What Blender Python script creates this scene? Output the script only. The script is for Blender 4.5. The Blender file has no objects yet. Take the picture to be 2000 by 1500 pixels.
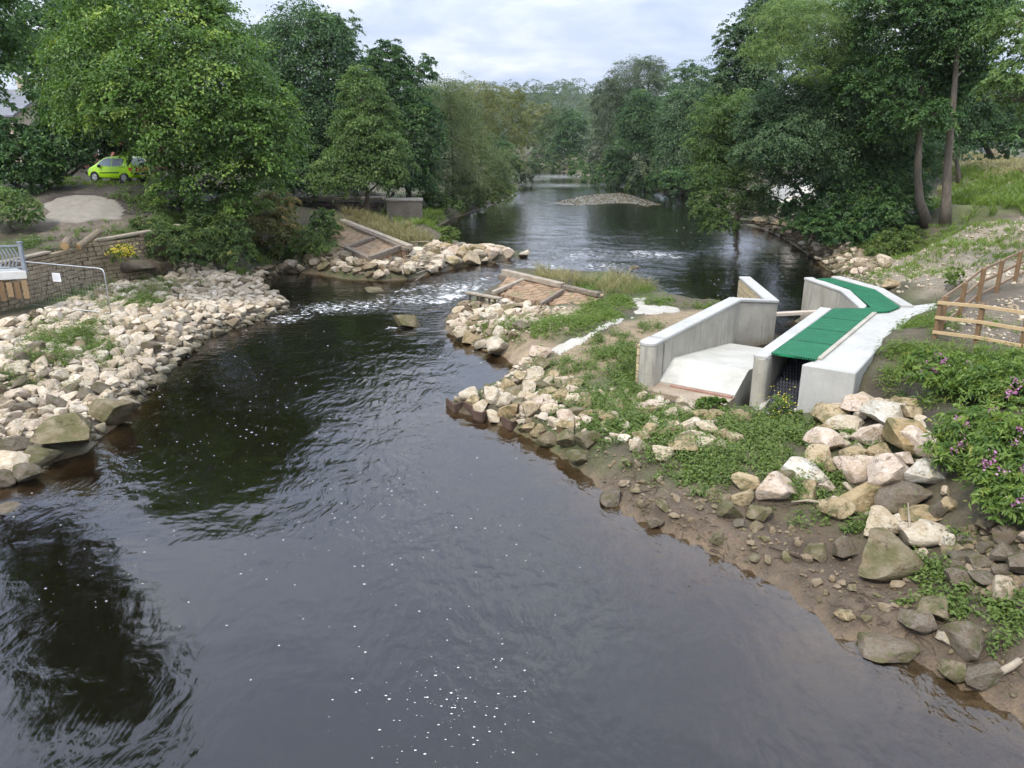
import bpy, bmesh, math, random
import numpy as np
from mathutils import Vector, Matrix
rnd = random.Random(7)
rng = np.random.default_rng(11)
SC = bpy.context.scene
COL = SC.collection
PI = math.pi
R = math.radians

# ------------------------------------------------------------------ camera
FOC = 1511.0
PITCH = R(18)
CAMH = 8.3
CP, SP = math.cos(PITCH), math.sin(PITCH)
cam_d = bpy.data.cameras.new('camera')
cam_d.sensor_width = 36
cam_d.lens = 36 * FOC / 2000
cam_d.clip_end = 4000
cam_d.clip_start = 0.1
cam = bpy.data.objects.new('camera', cam_d)
COL.objects.link(cam)
cam.location = (0, 0, CAMH)
cam.rotation_euler = (PI / 2 - PITCH, 0, 0)
SC.camera = cam


def ray(px, py):
    u = (px - 1000) / FOC
    v = (750 - py) / FOC
    return np.array((u, CP + v * SP, -SP + v * CP))


def P(px, py, z=0.0):
    d = ray(px, py)
    t = (z - CAMH) / d[2]
    return np.array((d[0] * t, d[1] * t, z))


def AT(px, py, Y):
    d = ray(px, py)
    t = Y / d[1]
    return np.array((d[0] * t, Y, CAMH + d[2] * t))


def mpp(Y, z=2.0):
    """metres per photo pixel at forward distance Y"""
    return (Y * CP + (CAMH - z) * SP) / FOC


# ------------------------------------------------------------------ mesh helpers
class MB:
    def __init__(s):
        s.v = []
        s.f = []

    def add(s, vs, fs):
        n = len(s.v)
        s.v += [tuple(map(float, q)) for q in vs]
        s.f += [tuple(i + n for i in f) for f in fs]
        return s

    def box(s, c, size, rz=0.0, rot=None):
        hx, hy, hz = size[0] / 2, size[1] / 2, size[2] / 2
        M = rot if rot is not None else Matrix.Rotation(rz, 3, 'Z')
        vs = [Vector(c) + M @ Vector((sx * hx, sy * hy, sz * hz)) for sx in (-1, 1) for sy in (-1, 1) for sz in (-1, 1)]
        return s.add(vs, [(0, 1, 3, 2), (4, 6, 7, 5), (0, 4, 5, 1), (2, 3, 7, 6), (0, 2, 6, 4), (1, 5, 7, 3)])

    def prism(s, poly, z0, z1):
        """poly: ccw list of (x,y[,ztop]); z0 number"""
        n = len(poly)
        a = sum(poly[i][0] * poly[(i + 1) % n][1] - poly[(i + 1) % n][0] * poly[i][1] for i in range(n))
        if a < 0:
            poly = poly[::-1]
        b = [(p[0], p[1], z0) for p in poly]
        t = [(p[0], p[1], p[2] if len(p) > 2 else z1) for p in poly]
        fs = [tuple(range(n - 1, -1, -1)), tuple(range(n, 2 * n))]
        for i in range(n):
            j = (i + 1) % n
            fs.append((i, j, n + j, n + i))
        return s.add(b + t, fs)

    def beam(s, p, q, w, h, up=(0, 0, 1)):
        p, q = Vector(p), Vector(q)
        d = (q - p)
        L = d.length
        y = d.normalized()
        x = y.cross(Vector(up))
        if x.length < 1e-4:
            x = y.cross(Vector((1, 0, 0)))
        x.normalize()
        z = x.cross(y)
        M = Matrix((x, y, z)).transposed()
        return s.box((p + q) / 2, (w, L, h), rot=M)

    def tube(s, pts, rad, n=7):
        pts = [Vector(p) for p in pts]
        if not hasattr(rad, '__len__'):
            rad = [rad] * len(pts)
        vs, fs = [], []
        ref = Vector((0.31, 0.2, 0.93)).normalized()
        for i, p in enumerate(pts):
            d = (pts[min(i + 1, len(pts) - 1)] - pts[max(i - 1, 0)]).normalized()
            x = d.cross(ref)
            if x.length < 1e-3:
                x = d.cross(Vector((1, 0, 0)))
            x.normalize()
            y = d.cross(x)
            for k in range(n):
                a = 2 * PI * k / n
                vs.append(p + (x * math.cos(a) + y * math.sin(a)) * rad[i])
        for i in range(len(pts) - 1):
            for k in range(n):
                k2 = (k + 1) % n
                fs.append((i * n + k, i * n + k2, (i + 1) * n + k2, (i + 1) * n + k))
        fs.append(tuple(range(n - 1, -1, -1)))
        e = (len(pts) - 1) * n
        fs.append(tuple(range(e, e + n)))
        return s.add(vs, fs)

    def build(s, name, m, parent=None, origin=None, bevel=0.0, smooth=False):
        vs = np.array(s.v, dtype=float)
        if origin is None:
            lo, hi = vs.min(0), vs.max(0)
            origin = np.array(((lo[0] + hi[0]) / 2, (lo[1] + hi[1]) / 2, lo[2]))
        origin = np.array(origin, dtype=float)
        me = bpy.data.meshes.new(name)
        me.from_pydata((vs - origin).tolist(), [], s.f)
        if bevel > 0:
            bm = bmesh.new()
            bm.from_mesh(me)
            bmesh.ops.recalc_face_normals(bm, faces=bm.faces)
            es = [e for e in bm.edges if len(e.link_faces) == 2 and e.calc_face_angle(0) > 0.5]
            bmesh.ops.bevel(bm, geom=es, offset=bevel, segments=1, affect='EDGES', clamp_overlap=True)
            bm.to_mesh(me)
            bm.free()
        else:
            bm = bmesh.new()
            bm.from_mesh(me)
            bmesh.ops.recalc_face_normals(bm, faces=bm.faces)
            bm.to_mesh(me)
            bm.free()
        if smooth:
            me.polygons.foreach_set('use_smooth', [True] * len(me.polygons))
        me.materials.append(m)
        o = bpy.data.objects.new(name, me)
        COL.objects.link(o)
        place(o, origin, parent)
        return o


def place(o, origin, parent):
    if parent is not None:
        o.parent = parent
        o.location = Vector(origin) - Vector(WORLD[parent.name])
    else:
        o.location = origin
    WORLD[o.name] = tuple(map(float, origin))


WORLD = {}


def tag(o, label=None, cat=None, group=None, kind=None):
    if label:
        o['label'] = label
    if cat:
        o['category'] = cat
    if group:
        o['group'] = group
    if kind:
        o['kind'] = kind
    return o


def empty(name, loc, label, cat, group=None):
    o = bpy.data.objects.new(name, None)
    o.empty_display_size = 0.2
    COL.objects.link(o)
    o.location = [float(c) for c in loc]
    WORLD[o.name] = tuple(float(c) for c in loc)
    return tag(o, label, cat, group)


def np_mesh(name, verts, quads, m, attrs=None, smooth=False):
    """fast mesh from numpy: verts (N,3), quads (M,k)"""
    me = bpy.data.meshes.new(name)
    M, k = quads.shape
    me.vertices.add(len(verts))
    me.vertices.foreach_set('co', np.ascontiguousarray(verts, dtype=np.float32).ravel())
    me.loops.add(M * k)
    me.loops.foreach_set('vertex_index', np.ascontiguousarray(quads, dtype=np.int32).ravel())
    me.polygons.add(M)
    me.polygons.foreach_set('loop_start', np.arange(0, M * k, k, dtype=np.int32))
    me.polygons.foreach_set('use_smooth', np.full(M, smooth, dtype=bool))
    for an, av in (attrs or {}).items():
        if av.ndim == 1:
            a = me.attributes.new(an, 'FLOAT', 'POINT')
            a.data.foreach_set('value', np.ascontiguousarray(av, dtype=np.float32))
        else:
            a = me.attributes.new(an, 'FLOAT_COLOR', 'POINT')
            c = np.ones((len(av), 4), dtype=np.float32)
            c[:, :3] = av
            a.data.foreach_set('color', c.ravel())
    me.update(calc_edges=True)
    me.materials.append(m)
    return me


def link(name, me, loc=(0, 0, 0), parent=None):
    o = bpy.data.objects.new(name, me)
    COL.objects.link(o)
    place(o, loc, parent)
    return o


# ------------------------------------------------------------------ materials
class N:
    def __init__(s, name):
        s.m = bpy.data.materials.new(name)
        s.m.use_nodes = True
        s.t = s.m.node_tree
        s.t.nodes.clear()
        s.out = s.t.nodes.new('ShaderNodeOutputMaterial')

    def n(s, typ, props=None, **ins):
        nd = s.t.nodes.new('ShaderNode' + typ)
        for k, v in (props or {}).items():
            setattr(nd, k, v)
        for k, v in ins.items():
            s.set(nd, k, v)
        return nd

    def set(s, nd, k, v):
        if k.startswith('i') and k[1:].isdigit():
            sock = nd.inputs[int(k[1:])]
        else:
            sock = nd.inputs[k.replace('_', ' ')]
        if isinstance(v, bpy.types.NodeSocket):
            s.t.links.new(v, sock)
        else:
            if isinstance(v, (tuple, list)) and len(v) == 3 and sock.type == 'RGBA':
                v = (*v, 1)
            sock.default_value = v

    def pos(s, kind='world'):
        if kind == 'world':
            return s.n('NewGeometry').outputs['Position']
        return s.n('TexCoord').outputs['Object']

    def scale(s, vec, sc, rot=(0, 0, 0)):
        nd = s.n('Mapping', Vector=vec, Scale=sc, Rotation=rot)
        return nd.outputs[0]

    def noise(s, vec, scale, detail=4.0, rough=0.55, dist=0.0):
        return s.n('TexNoise', Vector=vec, Scale=scale, Detail=detail, Roughness=rough, Distortion=dist).outputs['Fac']

    def ramp(s, fac, stops):
        nd = s.n('ValToRGB', Fac=fac)
        cr = nd.color_ramp
        while len(cr.elements) < len(stops):
            cr.elements.new(0.5)
        for e, (p, c) in zip(cr.elements, stops):
            e.position = p
            e.color = (*c, 1) if len(c) == 3 else c
        return nd.outputs['Color']

    def rng(s, v, a, b, c=0.0, d=1.0):
        return s.n('MapRange', Value=v, From_Min=a, From_Max=b, To_Min=c, To_Max=d).outputs[0]

    def mix(s, fac, a, b, mode='MIX'):
        nd = s.n('Mix', {'data_type': 'RGBA', 'blend_type': mode})
        s.set(nd, 'i0', fac)
        s.set(nd, 'i6', a)
        s.set(nd, 'i7', b)
        return nd.outputs[2]

    def math(s, op, a, b=0.0, c=0.0):
        nd = s.n('Math', {'operation': op}, i0=a, i1=b, i2=c)
        return nd.outputs[0]

    def attr(s, name):
        return s.n('Attribute', {'attribute_name': name})

    def bump(s, h, strength=0.5, dist=0.05):
        return s.n('Bump', Height=h, Strength=strength, Distance=dist).outputs[0]

    def pbr(s, col, rough=0.8, normal=None, spec=0.3, metal=0.0):
        nd = s.n('BsdfPrincipled')
        s.set(nd, 'Base Color', col)
        s.set(nd, 'Roughness', rough)
        s.set(nd, 'Specular IOR Level', spec)
        s.set(nd, 'Metallic', metal)
        if normal is not None:
            s.set(nd, 'Normal', normal)
        return nd.outputs[0]

    def surf(s, sh):
        s.t.links.new(sh, s.out.inputs['Surface'])
        return s.m


def simple(name, c1, c2, scale=3.0, rough=0.8, bump=0.3, bdist=0.02, spec=0.3, metal=0.0, stretch=(1, 1, 1), coord='world', fine=25.0):
    g = N(name)
    p = g.scale(g.pos(coord), stretch)
    a = g.noise(p, scale, 5, 0.6)
    b = g.noise(p, fine, 3, 0.6)
    f = g.math('ADD', g.math('MULTIPLY', a, 0.65), g.math('MULTIPLY', b, 0.35))
    col = g.ramp(f, [(0.32, c1), (0.68, c2)])
    nm = g.bump(f, bump, bdist) if bump else None
    return g.surf(g.pbr(col, rough, nm, spec, metal))


def leaf_mat(name, dark, light, accent=None, acc_at=0.93, trans=0.35, rough=0.45):
    g = N(name)
    t = g.attr('tone').outputs['Fac']
    stops = [(0.0, dark), (0.75, light)]
    if accent:
        stops += [(acc_at, light), (1.0, accent)]
    col = g.ramp(t, stops)
    a = g.pbr(col, rough, None, 0.35)
    hs = g.n('HueSaturation', Hue=0.49, Saturation=1.1, Value=1.5, Color=col).outputs[0]
    b = g.n('BsdfTranslucent', Color=hs).outputs[0]
    mx = g.n('MixShader', i0=trans, i1=a, i2=b).outputs[0]
    return g.surf(mx)


def rock_mat(name, cols, moss=0.0, wet_z=None, shared=True):
    g = N(name)
    p = g.pos('obj') if shared else g.pos('world')
    info = g.n('ObjectInfo')
    rv = info.outputs['Random']
    if shared:
        p2 = g.n('VectorMath', {'operation': 'ADD'})
        g.t.links.new(p, p2.inputs[0])
        cmb = g.n('CombineXYZ', X=g.math('MULTIPLY', rv, 37.0), Y=g.math('MULTIPLY', rv, 11.0), Z=rv)
        g.t.links.new(cmb.outputs[0], p2.inputs[1])
        p = p2.outputs[0]
        tone = rv
    else:
        tone = g.attr('tone').outputs['Fac']
    n1 = g.noise(p, 1.6 if shared else 2.5, 6, 0.62, 0.4)
    n2 = g.noise(p, 7.0, 6, 0.65)
    n3 = g.noise(p, 22.0, 4, 0.6)
    base = g.ramp(tone, [(i / (len(cols) - 1), c) for i, c in enumerate(cols)])
    f = g.math('ADD', g.math('MULTIPLY', n1, 0.5), g.math('MULTIPLY', n2, 0.5))
    col = g.mix(g.rng(f, 0.4, 0.62), g.mix(1.0, base, (0.66, 0.58, 0.46), 'MULTIPLY'), base)
    col = g.mix(g.rng(n3, 0.62, 0.8, 0, 0.5), col, (0.62, 0.56, 0.46))
    # thin dark fissures
    v = g.n('TexVoronoi', {'feature': 'DISTANCE_TO_EDGE'}, Vector=p, Scale=1.7).outputs['Distance']
    v2 = g.math('ADD', v, g.math('MULTIPLY', g.math('SUBTRACT', n2, 0.5), 0.6))
    crack = g.math('MULTIPLY', g.rng(v2, 0.0, 0.035, 0.6, 0.0), g.rng(g.noise(p, 1.3, 3), .5, .62))
    col = g.mix(crack, col, (0.12, 0.095, 0.06))
    if moss > 0:
        mz = g.rng(g.noise(p, 1.1, 5, 0.6), 0.56 - moss * 0.2, 0.66 - moss * 0.1)
        col = g.mix(g.math('MULTIPLY', mz, 0.75), col, (0.085, 0.085, 0.03))
    if wet_z is not None:
        z = g.n('SeparateXYZ', Vector=g.pos('world')).outputs[2]
        zz = g.math('ADD', z, g.math('MULTIPLY', g.math('SUBTRACT', n1, 0.5), 0.25))
        w = g.rng(zz, wet_z, wet_z + 0.3, 0.85, 0.0)
        col = g.mix(w, col, (0.055, 0.05, 0.025))
    h = g.math('ADD', g.math('ADD', g.math('MULTIPLY', n1, 0.8), g.math('MULTIPLY', n2, 0.5)), g.math('MULTIPLY', n3, 0.2))
    h = g.math('SUBTRACT', h, g.math('MULTIPLY', crack, 0.4))
    return g.surf(g.pbr(col, 0.85, g.bump(h, 0.8, 0.09), 0.25))
WATER_IOR = 1.58
# ------------------------------------------------------------------ terrain
RIGHT = [(2000, 1400), (1880, 1335), (1760, 1270), (1640, 1240), (1600, 1200), (1540, 1150), (1440, 1100), (1370, 1065),
         (1300, 1035), (1225, 1000), (1160, 935), (1100, 890), (1060, 868), (1000, 838), (940, 815), (884, 800), (880, 785), (930, 768),
         (980, 747), (1005, 715), (985, 695), (950, 685), (900, 665), (872, 645), (872, 622), (890, 603), (920, 588), (975, 556),
         (985, 537), (1020, 532), (1080, 538), (1150, 543), (1215, 545), (1240, 556), (1262, 575), (1300, 588), (1365, 600), (1425, 604)]
RIGHT_W = [(10.9, 31.4), (11.1, 36.6), (11.6, 36.6), (11.4, 31.2), (8.9, 28.5), (9.3, 28.2), (11.9, 30.0), (13.3, 29.4), (13.6, 32.0), (13.1, 35.2), (14.9, 35.6)]
RIGHT2 = [(1632, 534), (1610, 522), (1590, 505), (1540, 470), (1500, 450), (1460, 438), (1440, 430), (1415, 418), (1400, 405),
          (1370, 385), (1330, 375), (1240, 360), (1180, 350), (1140, 341), (1090, 333)]
LEFT = [(1025, 333), (1032, 346), (1010, 365), (1000, 385), (960, 400), (925, 413), (880, 428), (855, 442), (850, 455), (880, 472), (910, 482), (960, 490), (1000, 494),
        (1030, 499), (985, 509), (900, 520), (860, 531), (800, 545), (740, 548), (680, 545), (620, 535), (560, 530), (520, 540),
        (512, 552), (530, 577), (560, 600), (545, 612), (470, 635), (400, 657), (350, 692), (300, 737), (262, 780), (245, 815),
        (200, 850), (165, 885), (100, 902), (75, 930), (0, 948)]
w = [P(a, b)[:2] for a, b in RIGHT] + [np.array(q) for q in RIGHT_W] + [P(a, b)[:2] for a, b in RIGHT2]
w += [np.array((-3.0, 330.0)), np.array((-14.0, 330.0))]
w += [P(a, b)[:2] for a, b in LEFT] + [np.array(q) for q in [(-16, 12), (-19, 4), (-20, -12), (11, -12), (9.5, 0), (8.6, 6)]]
RIVER = np.array(w)
BAR = np.array([P(a, b)[:2] for a, b in [(1072, 397), (1100, 391), (1130, 384), (1170, 378), (1215, 376), (1240, 383), (1262, 390), (1290, 399), (1262, 404), (1230, 397), (1180, 398), (1130, 402)]])


def sdist(poly, X, Y):
    """signed distance, positive inside"""
    x, y = X.ravel(), Y.ravel()
    best = np.full(x.shape, 1e18)
    inside = np.zeros(x.shape, dtype=bool)
    n = len(poly)
    for i in range(n):
        a, b = poly[i], poly[(i + 1) % n]
        d = b - a
        L2 = float(d @ d) + 1e-12
        t = np.clip(((x - a[0]) * d[0] + (y - a[1]) * d[1]) / L2, 0, 1)
        best = np.minimum(best, (x - a[0] - t * d[0]) ** 2 + (y - a[1] - t * d[1]) ** 2)
        c = (a[1] > y) != (b[1] > y)
        if c.any():
            xi = a[0] + (y - a[1]) / ((b[1] - a[1]) if abs(b[1] - a[1]) > 1e-12 else 1e-12) * (b[0] - a[0])
            inside ^= c & (x < xi)
    s = np.sqrt(best)
    return np.where(inside, s, -s).reshape(X.shape)


CTRL = [(1900, 1300, .15), (1700, 1150, .22), (1600, 1090, .2), (1500, 1030, .2), (1350, 960, .3), (1250, 950, .2), (1980, 1380, .12), (2200, 1400, .4), (1800, 1200, .25),
        (1500, 950, .55), (1650, 1000, .6), (1740, 1090, .5), (1850, 1090, .75), (1980, 1150, .9), (1990, 1260, .45), (2100, 1200, 1.2),
        (1300, 880, .6), (1200, 820, .6), (1450, 880, .7), (1600, 850, .7), (1100, 800, .5), (1000, 790, .35), (1120, 860, .4), (950, 785, .2),
        (1700, 880, .9), (1800, 900, 1.2), (1620, 800, .7), (1720, 790, 1.2), (1560, 800, .4), (1480, 800, .38), (1400, 790, .4), (1310, 785, .42), (1760, 980, .9),
        (1900, 800, 2.2), (2000, 900, 2.2), (2000, 1010, 1.5), (2150, 800, 2.8), (2150, 1000, 2.2), (2400, 800, 3.4), (1870, 900, 1.7),
        (1800, 680, 2.0), (1700, 715, 1.85), (1900, 700, 2.3), (1990, 700, 2.4), (1760, 640, 1.95), (1850, 760, 2.0),
        (1900, 630, 2.5), (1990, 600, 2.7), (1830, 645, 2.3), (1800, 595, 1.95), (2150, 600, 3.0), (2150, 690, 2.6), (2400, 650, 3.6),
        (1700, 535, 1.1), (1760, 560, 1.5), (1800, 540, 2.0), (1660, 515, .5), (1900, 480, 3.0), (1990, 440, 3.8), (1990, 510, 3.2), (1900, 540, 2.7), (1700, 500, 1.0), (1750, 480, 1.5), (1850, 440, 2.9),
        (1690, 460, 1.3), (1620, 480, .6), (1990, 380, 4.2), (1990, 330, 4.9), (1900, 335, 4.8), (1900, 400, 3.9), (1750, 410, 3.0), (1600, 410, 1.8), (1500, 400, 1.1), (1450, 420, .4), (1480, 375, 1.6), (1700, 350, 3.6), (1560, 375, 2.2),
        (2200, 420, 4.6), (2200, 330, 5.4), (2600, 420, 6), (1400, 372, 1.4), (1300, 352, 1.2), (1200, 340, 1.2),
        (1060, 740, .35), (1060, 700, .55), (1150, 700, .8), (1220, 640, 1.0), (1100, 640, .9), (1000, 640, .65), (930, 630, .35), (1050, 575, .55), (1150, 590, .75), (1200, 575, .6),
        (1300, 620, .8), (1380, 612, .5), (1235, 700, .85), (1230, 760, .65), (1000, 600, .5), (1130, 560, .5), (960, 605, .4), (1000, 545, .35), (1200, 556, .5),
        (500, 590, .2), (400, 590, .5), (300, 590, .9), (330, 540, 1.0), (200, 580, 1.05), (100, 650, 1.0), (200, 700, .7), (30, 700, 1.1), (30, 620, 1.25),
        (100, 800, .45), (30, 850, .3), (150, 770, .55), (250, 720, .4), (400, 550, .8), (500, 545, .35), (-150, 700, 1.2), (-150, 850, .6), (-300, 640, 1.5), (0, 900, .1),
        (350, 485, 1.6), (450, 470, 1.3), (280, 520, 1.2), (550, 450, 1.3), (600, 490, .8), (640, 410, 2.2), (700, 415, 1.7), (540, 405, 2.4), (700, 470, .8), (640, 450, 1.2),
        (760, 480, .7), (790, 510, .35), (840, 488, .45), (760, 425, 1.3), (800, 436, .8), (850, 425, .6), (950, 385, .8), (900, 400, .7), (800, 385, 1.6), (900, 370, 1.6), (1000, 350, 1.2), (620, 345, 4.0),
        (420, 425, 2.6), (470, 400, 3.2), (380, 460, 2.0), (960, 491, .2), (900, 495, .3)]
CTRL_UP = [(100, 480, 3.1), (150, 440, 3.75), (60, 450, 3.3), (200, 425, 4.1), (150, 385, 4.95), (230, 360, 5.45), (100, 360, 5.5), (300, 380, 4.9), (290, 440, 3.35), (330, 425, 3.5), (360, 415, 3.7),
           (0, 470, 3.1), (0, 360, 5.4), (-200, 420, 4.2), (-200, 350, 5.8), (-500, 380, 5.6), (420, 380, 4.4), (300, 345, 5.6), (150, 340, 5.9), (-150, 500, 3.0), (480, 375, 4.0), (450, 350, 4.8)]
cp = np.array([P(*c) for c in CTRL] + [(-40, 150, 3), (-60, 220, 3), (60, 150, 5), (60, 250, 5), (30, 120, 4), (-60, 100, 6), (-25, 200, 2), (13.05, 23.15, 2.42), (13.6, 21.9, 2.42), (14.15, 20.75, 2.45), (15.5, 20.3, 2.55), (14.75, 24.95, 2.55), (16.25, 26.55, 2.65), (17.75, 28, 2.75), (19.2, 29.3, 2.85), (20.7, 30.6, 3.0), (15.5, 23, 2.55), (30, 5, 4.0), (16, 3, 1.8), (14, 8, 1.0), (-40, 5, 3), (-30, 20, 2.0)])
cu = np.array([P(*c) for c in CTRL_UP] + [(-60, 70, 7), (-60, 40, 5), (-100, 60, 8), (-45, 25, 3.5)])
WALL_A = np.array((-21.75, 30.0))
WALL_M = np.array((-20.9, 37.0))
WALL_B = np.array((-18.9, 40.6))
UP_POLY = np.array([(-24.5, 26.0), WALL_A - (0.25, 0), WALL_M - (0.25, 0), WALL_B - (0.3, 0), (-17.6, 43.5), (-17.3, 47.5), (-18, 53), (-20, 62), (-60, 120), (-160, 120), (-160, 20)])


def idw(ctrl, x, y):
    out = np.empty(x.shape)
    for i in range(0, len(x), 20000):
        d2 = (x[i:i + 20000, None] - ctrl[None, :, 0]) ** 2 + (y[i:i + 20000, None] - ctrl[None, :, 1]) ** 2
        wt = 1.0 / (d2 + 0.5) ** 1.9
        out[i:i + 20000] = (wt * ctrl[None, :, 2]).sum(1) / wt.sum(1)
    return out


def lattice(x, y, s, seed):
    """cheap smooth value noise in [-1,1]"""
    r = np.random.default_rng(seed)
    T = r.uniform(-1, 1, (64, 64))
    u, v = x / s, y / s
    iu, iv = np.floor(u).astype(int), np.floor(v).astype(int)
    fu, fv = u - iu, v - iv
    fu, fv = fu * fu * (3 - 2 * fu), fv * fv * (3 - 2 * fv)
    g = lambda a, b: T[a % 64, b % 64]
    return (g(iu, iv) * (1 - fu) * (1 - fv) + g(iu + 1, iv) * fu * (1 - fv) + g(iu, iv + 1) * (1 - fu) * fv + g(iu + 1, iv + 1) * fu * fv)


def lines(lo, hi, step, far_lo, far_hi, grow):
    a = list(np.arange(lo, hi + 1e-6, step))
    s, q = step, a[-1]
    while q < far_hi:
        s *= grow
        q += s
        a.append(q)
    s, q = step, a[0]
    pre = []
    while q > far_lo:
        s *= grow
        q -= s
        pre.append(q)
    return np.array(pre[::-1] + a)


GX = lines(-26, 24, .25, -900, 900, 1.06)
GY = lines(7, 60, .25, -60, 1500, 1.03)
MX, MY = np.meshgrid(GX, GY)
fx, fy = MX.ravel(), MY.ravel()
sd_r = sdist(RIVER, MX, MY).ravel()
sd_b = sdist(BAR, MX, MY).ravel()
sd_u = sdist(UP_POLY, MX, MY).ravel()
H = idw(cp, fx, fy)
HU = idw(cu, fx, fy)
sm = np.clip((fy - 36) / 11.5, 0, 1)
sm = sm * sm * (3 - 2 * sm)
plane = 3.08 + 2.17 * sm - 1.35 * np.clip((fx + 22.2) / 3.6, 0, 1) * sm
kf = np.clip((fy - 50) / 10, 0, 1)
HU = np.where(fx > -45, plane * (1 - kf) + HU * kf, HU)
kk = np.clip(sd_u / 0.3 + 0.5, 0, 1)
# soften the step where there is no wall
soft = np.clip(sd_u / 3.0 + 0.5, 0, 1)
soft = soft * soft * (3 - 2 * soft)
kk = np.where(fy < 41.0, kk, soft)
H = H * (1 - kk) + HU * kk
near = np.clip((np.hypot(fx, fy) - 60) / 60, 0, 1)
H = H + 0.10 * lattice(fx, fy, 2.3, 1) + 0.05 * lattice(fx, fy, 0.8, 2) + near * 0.8 * lattice(fx, fy, 25, 3)
H = np.maximum(H, 0.06)
land = np.minimum(H, 0.02 + 0.75 * np.maximum(-sd_r, 0) + 0.02 * np.maximum(lattice(fx, fy, .7, 4), 0))
# shallow shelving mud at the near right bank, steeper elsewhere
sl = 0.42 - 0.27 * np.clip((fx + 1.5) / 4, 0, 1) * np.clip((24 - fy) / 4, 0, 1)
bed = -np.minimum(1.6, sl * np.maximum(sd_r, 0)) + 0.03 * lattice(fx, fy, 0.9, 5)
bed = np.minimum(bed, -0.015)
Z = np.where(sd_r > 0, bed, land)
Z = np.where(sd_b > 0, np.minimum(0.09, 0.04 * sd_b) + 0.03 * lattice(fx, fy, 1.5, 6), np.where((sd_b > -6) & (sd_r > 0), np.maximum(Z, sd_b * 0.15 - 0.02), Z))
# inside of the concrete channels the ground drops away
PASS = np.array([(3.85, 23.2), (8.65, 30.75), (9.5, 31.5), (10.75, 31.9), (11.9, 30.7), (13.3, 29.4), (14.9, 28.9), (13.2, 27.9), (8.6, 21.5), (7.0, 22.1)])
sd_p = sdist(PASS, MX, MY).ravel()
Z = np.where(sd_p > 0, np.minimum(Z, 0.42 - 2.0 * np.clip(sd_p, 0, .6)), Z)
APR = np.array([(8.45, 21.15), (9.4, 20.3), (12.3, 24.3), (14.4, 27.0), (16.3, 28.4), (16.2, 29.5), (15.1, 29.3), (15.3, 32.4), (14.6, 35.2), (13.5, 35.0), (13.3, 28.2), (8.9, 21.7)])
sd_a = sdist(APR, MX, MY).ravel()
Z = np.where(sd_a > 0.15, np.minimum(Z, 1.0), Z)
ZG = Z.reshape(MX.shape)


def hz(x, y):
    i = int(np.clip(np.searchsorted(GX, x) - 1, 0, len(GX) - 2))
    j = int(np.clip(np.searchsorted(GY, y) - 1, 0, len(GY) - 2))
    u = (x - GX[i]) / (GX[i + 1] - GX[i])
    v = (y - GY[j]) / (GY[j + 1] - GY[j])
    return float(ZG[j, i] * (1 - u) * (1 - v) + ZG[j, i + 1] * u * (1 - v) + ZG[j + 1, i] * (1 - u) * v + ZG[j + 1, i + 1] * u * v)


def G(px, py):
    """point where the sight line of a photo pixel meets the ground (or the water)"""
    d = ray(px, py)
    t, prev = 7.0, 7.0
    while t < 900:
        x, y, z = d[0] * t, d[1] * t, CAMH + d[2] * t
        if z < max(hz(x, y), 0):
            lo, hi = prev, t
            for _ in range(14):
                m = (lo + hi) / 2
                if CAMH + d[2] * m < max(hz(d[0] * m, d[1] * m), 0):
                    hi = m
                else:
                    lo = m
            t = hi
            break
        prev = t
        t *= 1.012
    x, y = d[0] * t, d[1] * t
    return np.array((x, y, max(hz(x, y), 0)))


def GP(poly):
    return np.array([G(a, b)[:2] for a, b in poly])


# colours of the ground, vertex by vertex (earth, mud, gravel, cement), by where each kind of ground lies
def zone(poly, feather=0.5):
    s = sdist(poly, MX, MY).ravel() + 0.5 * feather * lattice(fx, fy, .9, 8) + 0.3 * feather * lattice(fx, fy, .35, 9)
    return np.clip(s / feather + 0.5, 0, 1)[:, None]


C = np.tile(np.array((.085, .072, .045)), (len(fx), 1))
lp = lambda C, k, c: C * (1 - k) + np.array(c) * k
gr = np.clip(lattice(fx, fy, 1.7, 21) * 1.2 + 0.3, 0, 1)[:, None]
C = lp(C, gr * 0.7, (.075, .095, .03))
C = lp(C, zone(GP([(560, 1500), (1000, 860), (1150, 930), (1300, 945), (1450, 955), (1650, 1000), (1800, 1090), (1900, 1180), (2100, 1230), (2100, 1500)]), 1.0), (.1, .074, .05))
C = lp(C, zone(GP([(0, 960), (0, 650), (200, 560), (330, 530), (500, 540), (560, 600), (400, 680), (250, 830)]), 1.0), (.17, .145, .105))
C = lp(C, zone(GP([(870, 640), (930, 600), (1100, 600), (1200, 610), (1130, 640), (1030, 720), (960, 700)]), .8), (.26, .20, .13))
C = lp(C, zone(GP([(1080, 690), (1180, 650), (1300, 600), (1420, 606), (1300, 650), (1240, 700), (1150, 745), (1080, 730)]), .6), (.24, .185, .115))
C = lp(C, zone(GP([(1640, 520), (1720, 495), (1860, 470), (1990, 420), (2300, 400), (2300, 560), (1990, 560), (1810, 575), (1720, 555)]), 1.0), (.23, .195, .145))
C = lp(C, zone(GP([(1820, 640), (1860, 590), (1990, 560), (2200, 560), (2200, 690), (1990, 690), (1900, 665)]), .8), (.14, .115, .085))
C = lp(C, zone(GP([(1690, 745), (1760, 745), (1850, 800), (1840, 850), (1740, 830), (1700, 790)]), .5), (.055, .042, .03))
C = lp(C, zone(GP([(60, 480), (70, 375), (300, 360), (330, 400), (260, 450), (180, 470)]), 1.2), (.13, .105, .08))
C = lp(C, zone(GP([(80, 385), (300, 372), (330, 385), (300, 420), (240, 420), (200, 400), (90, 395)]), .9), (.06, .048, .042))
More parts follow.
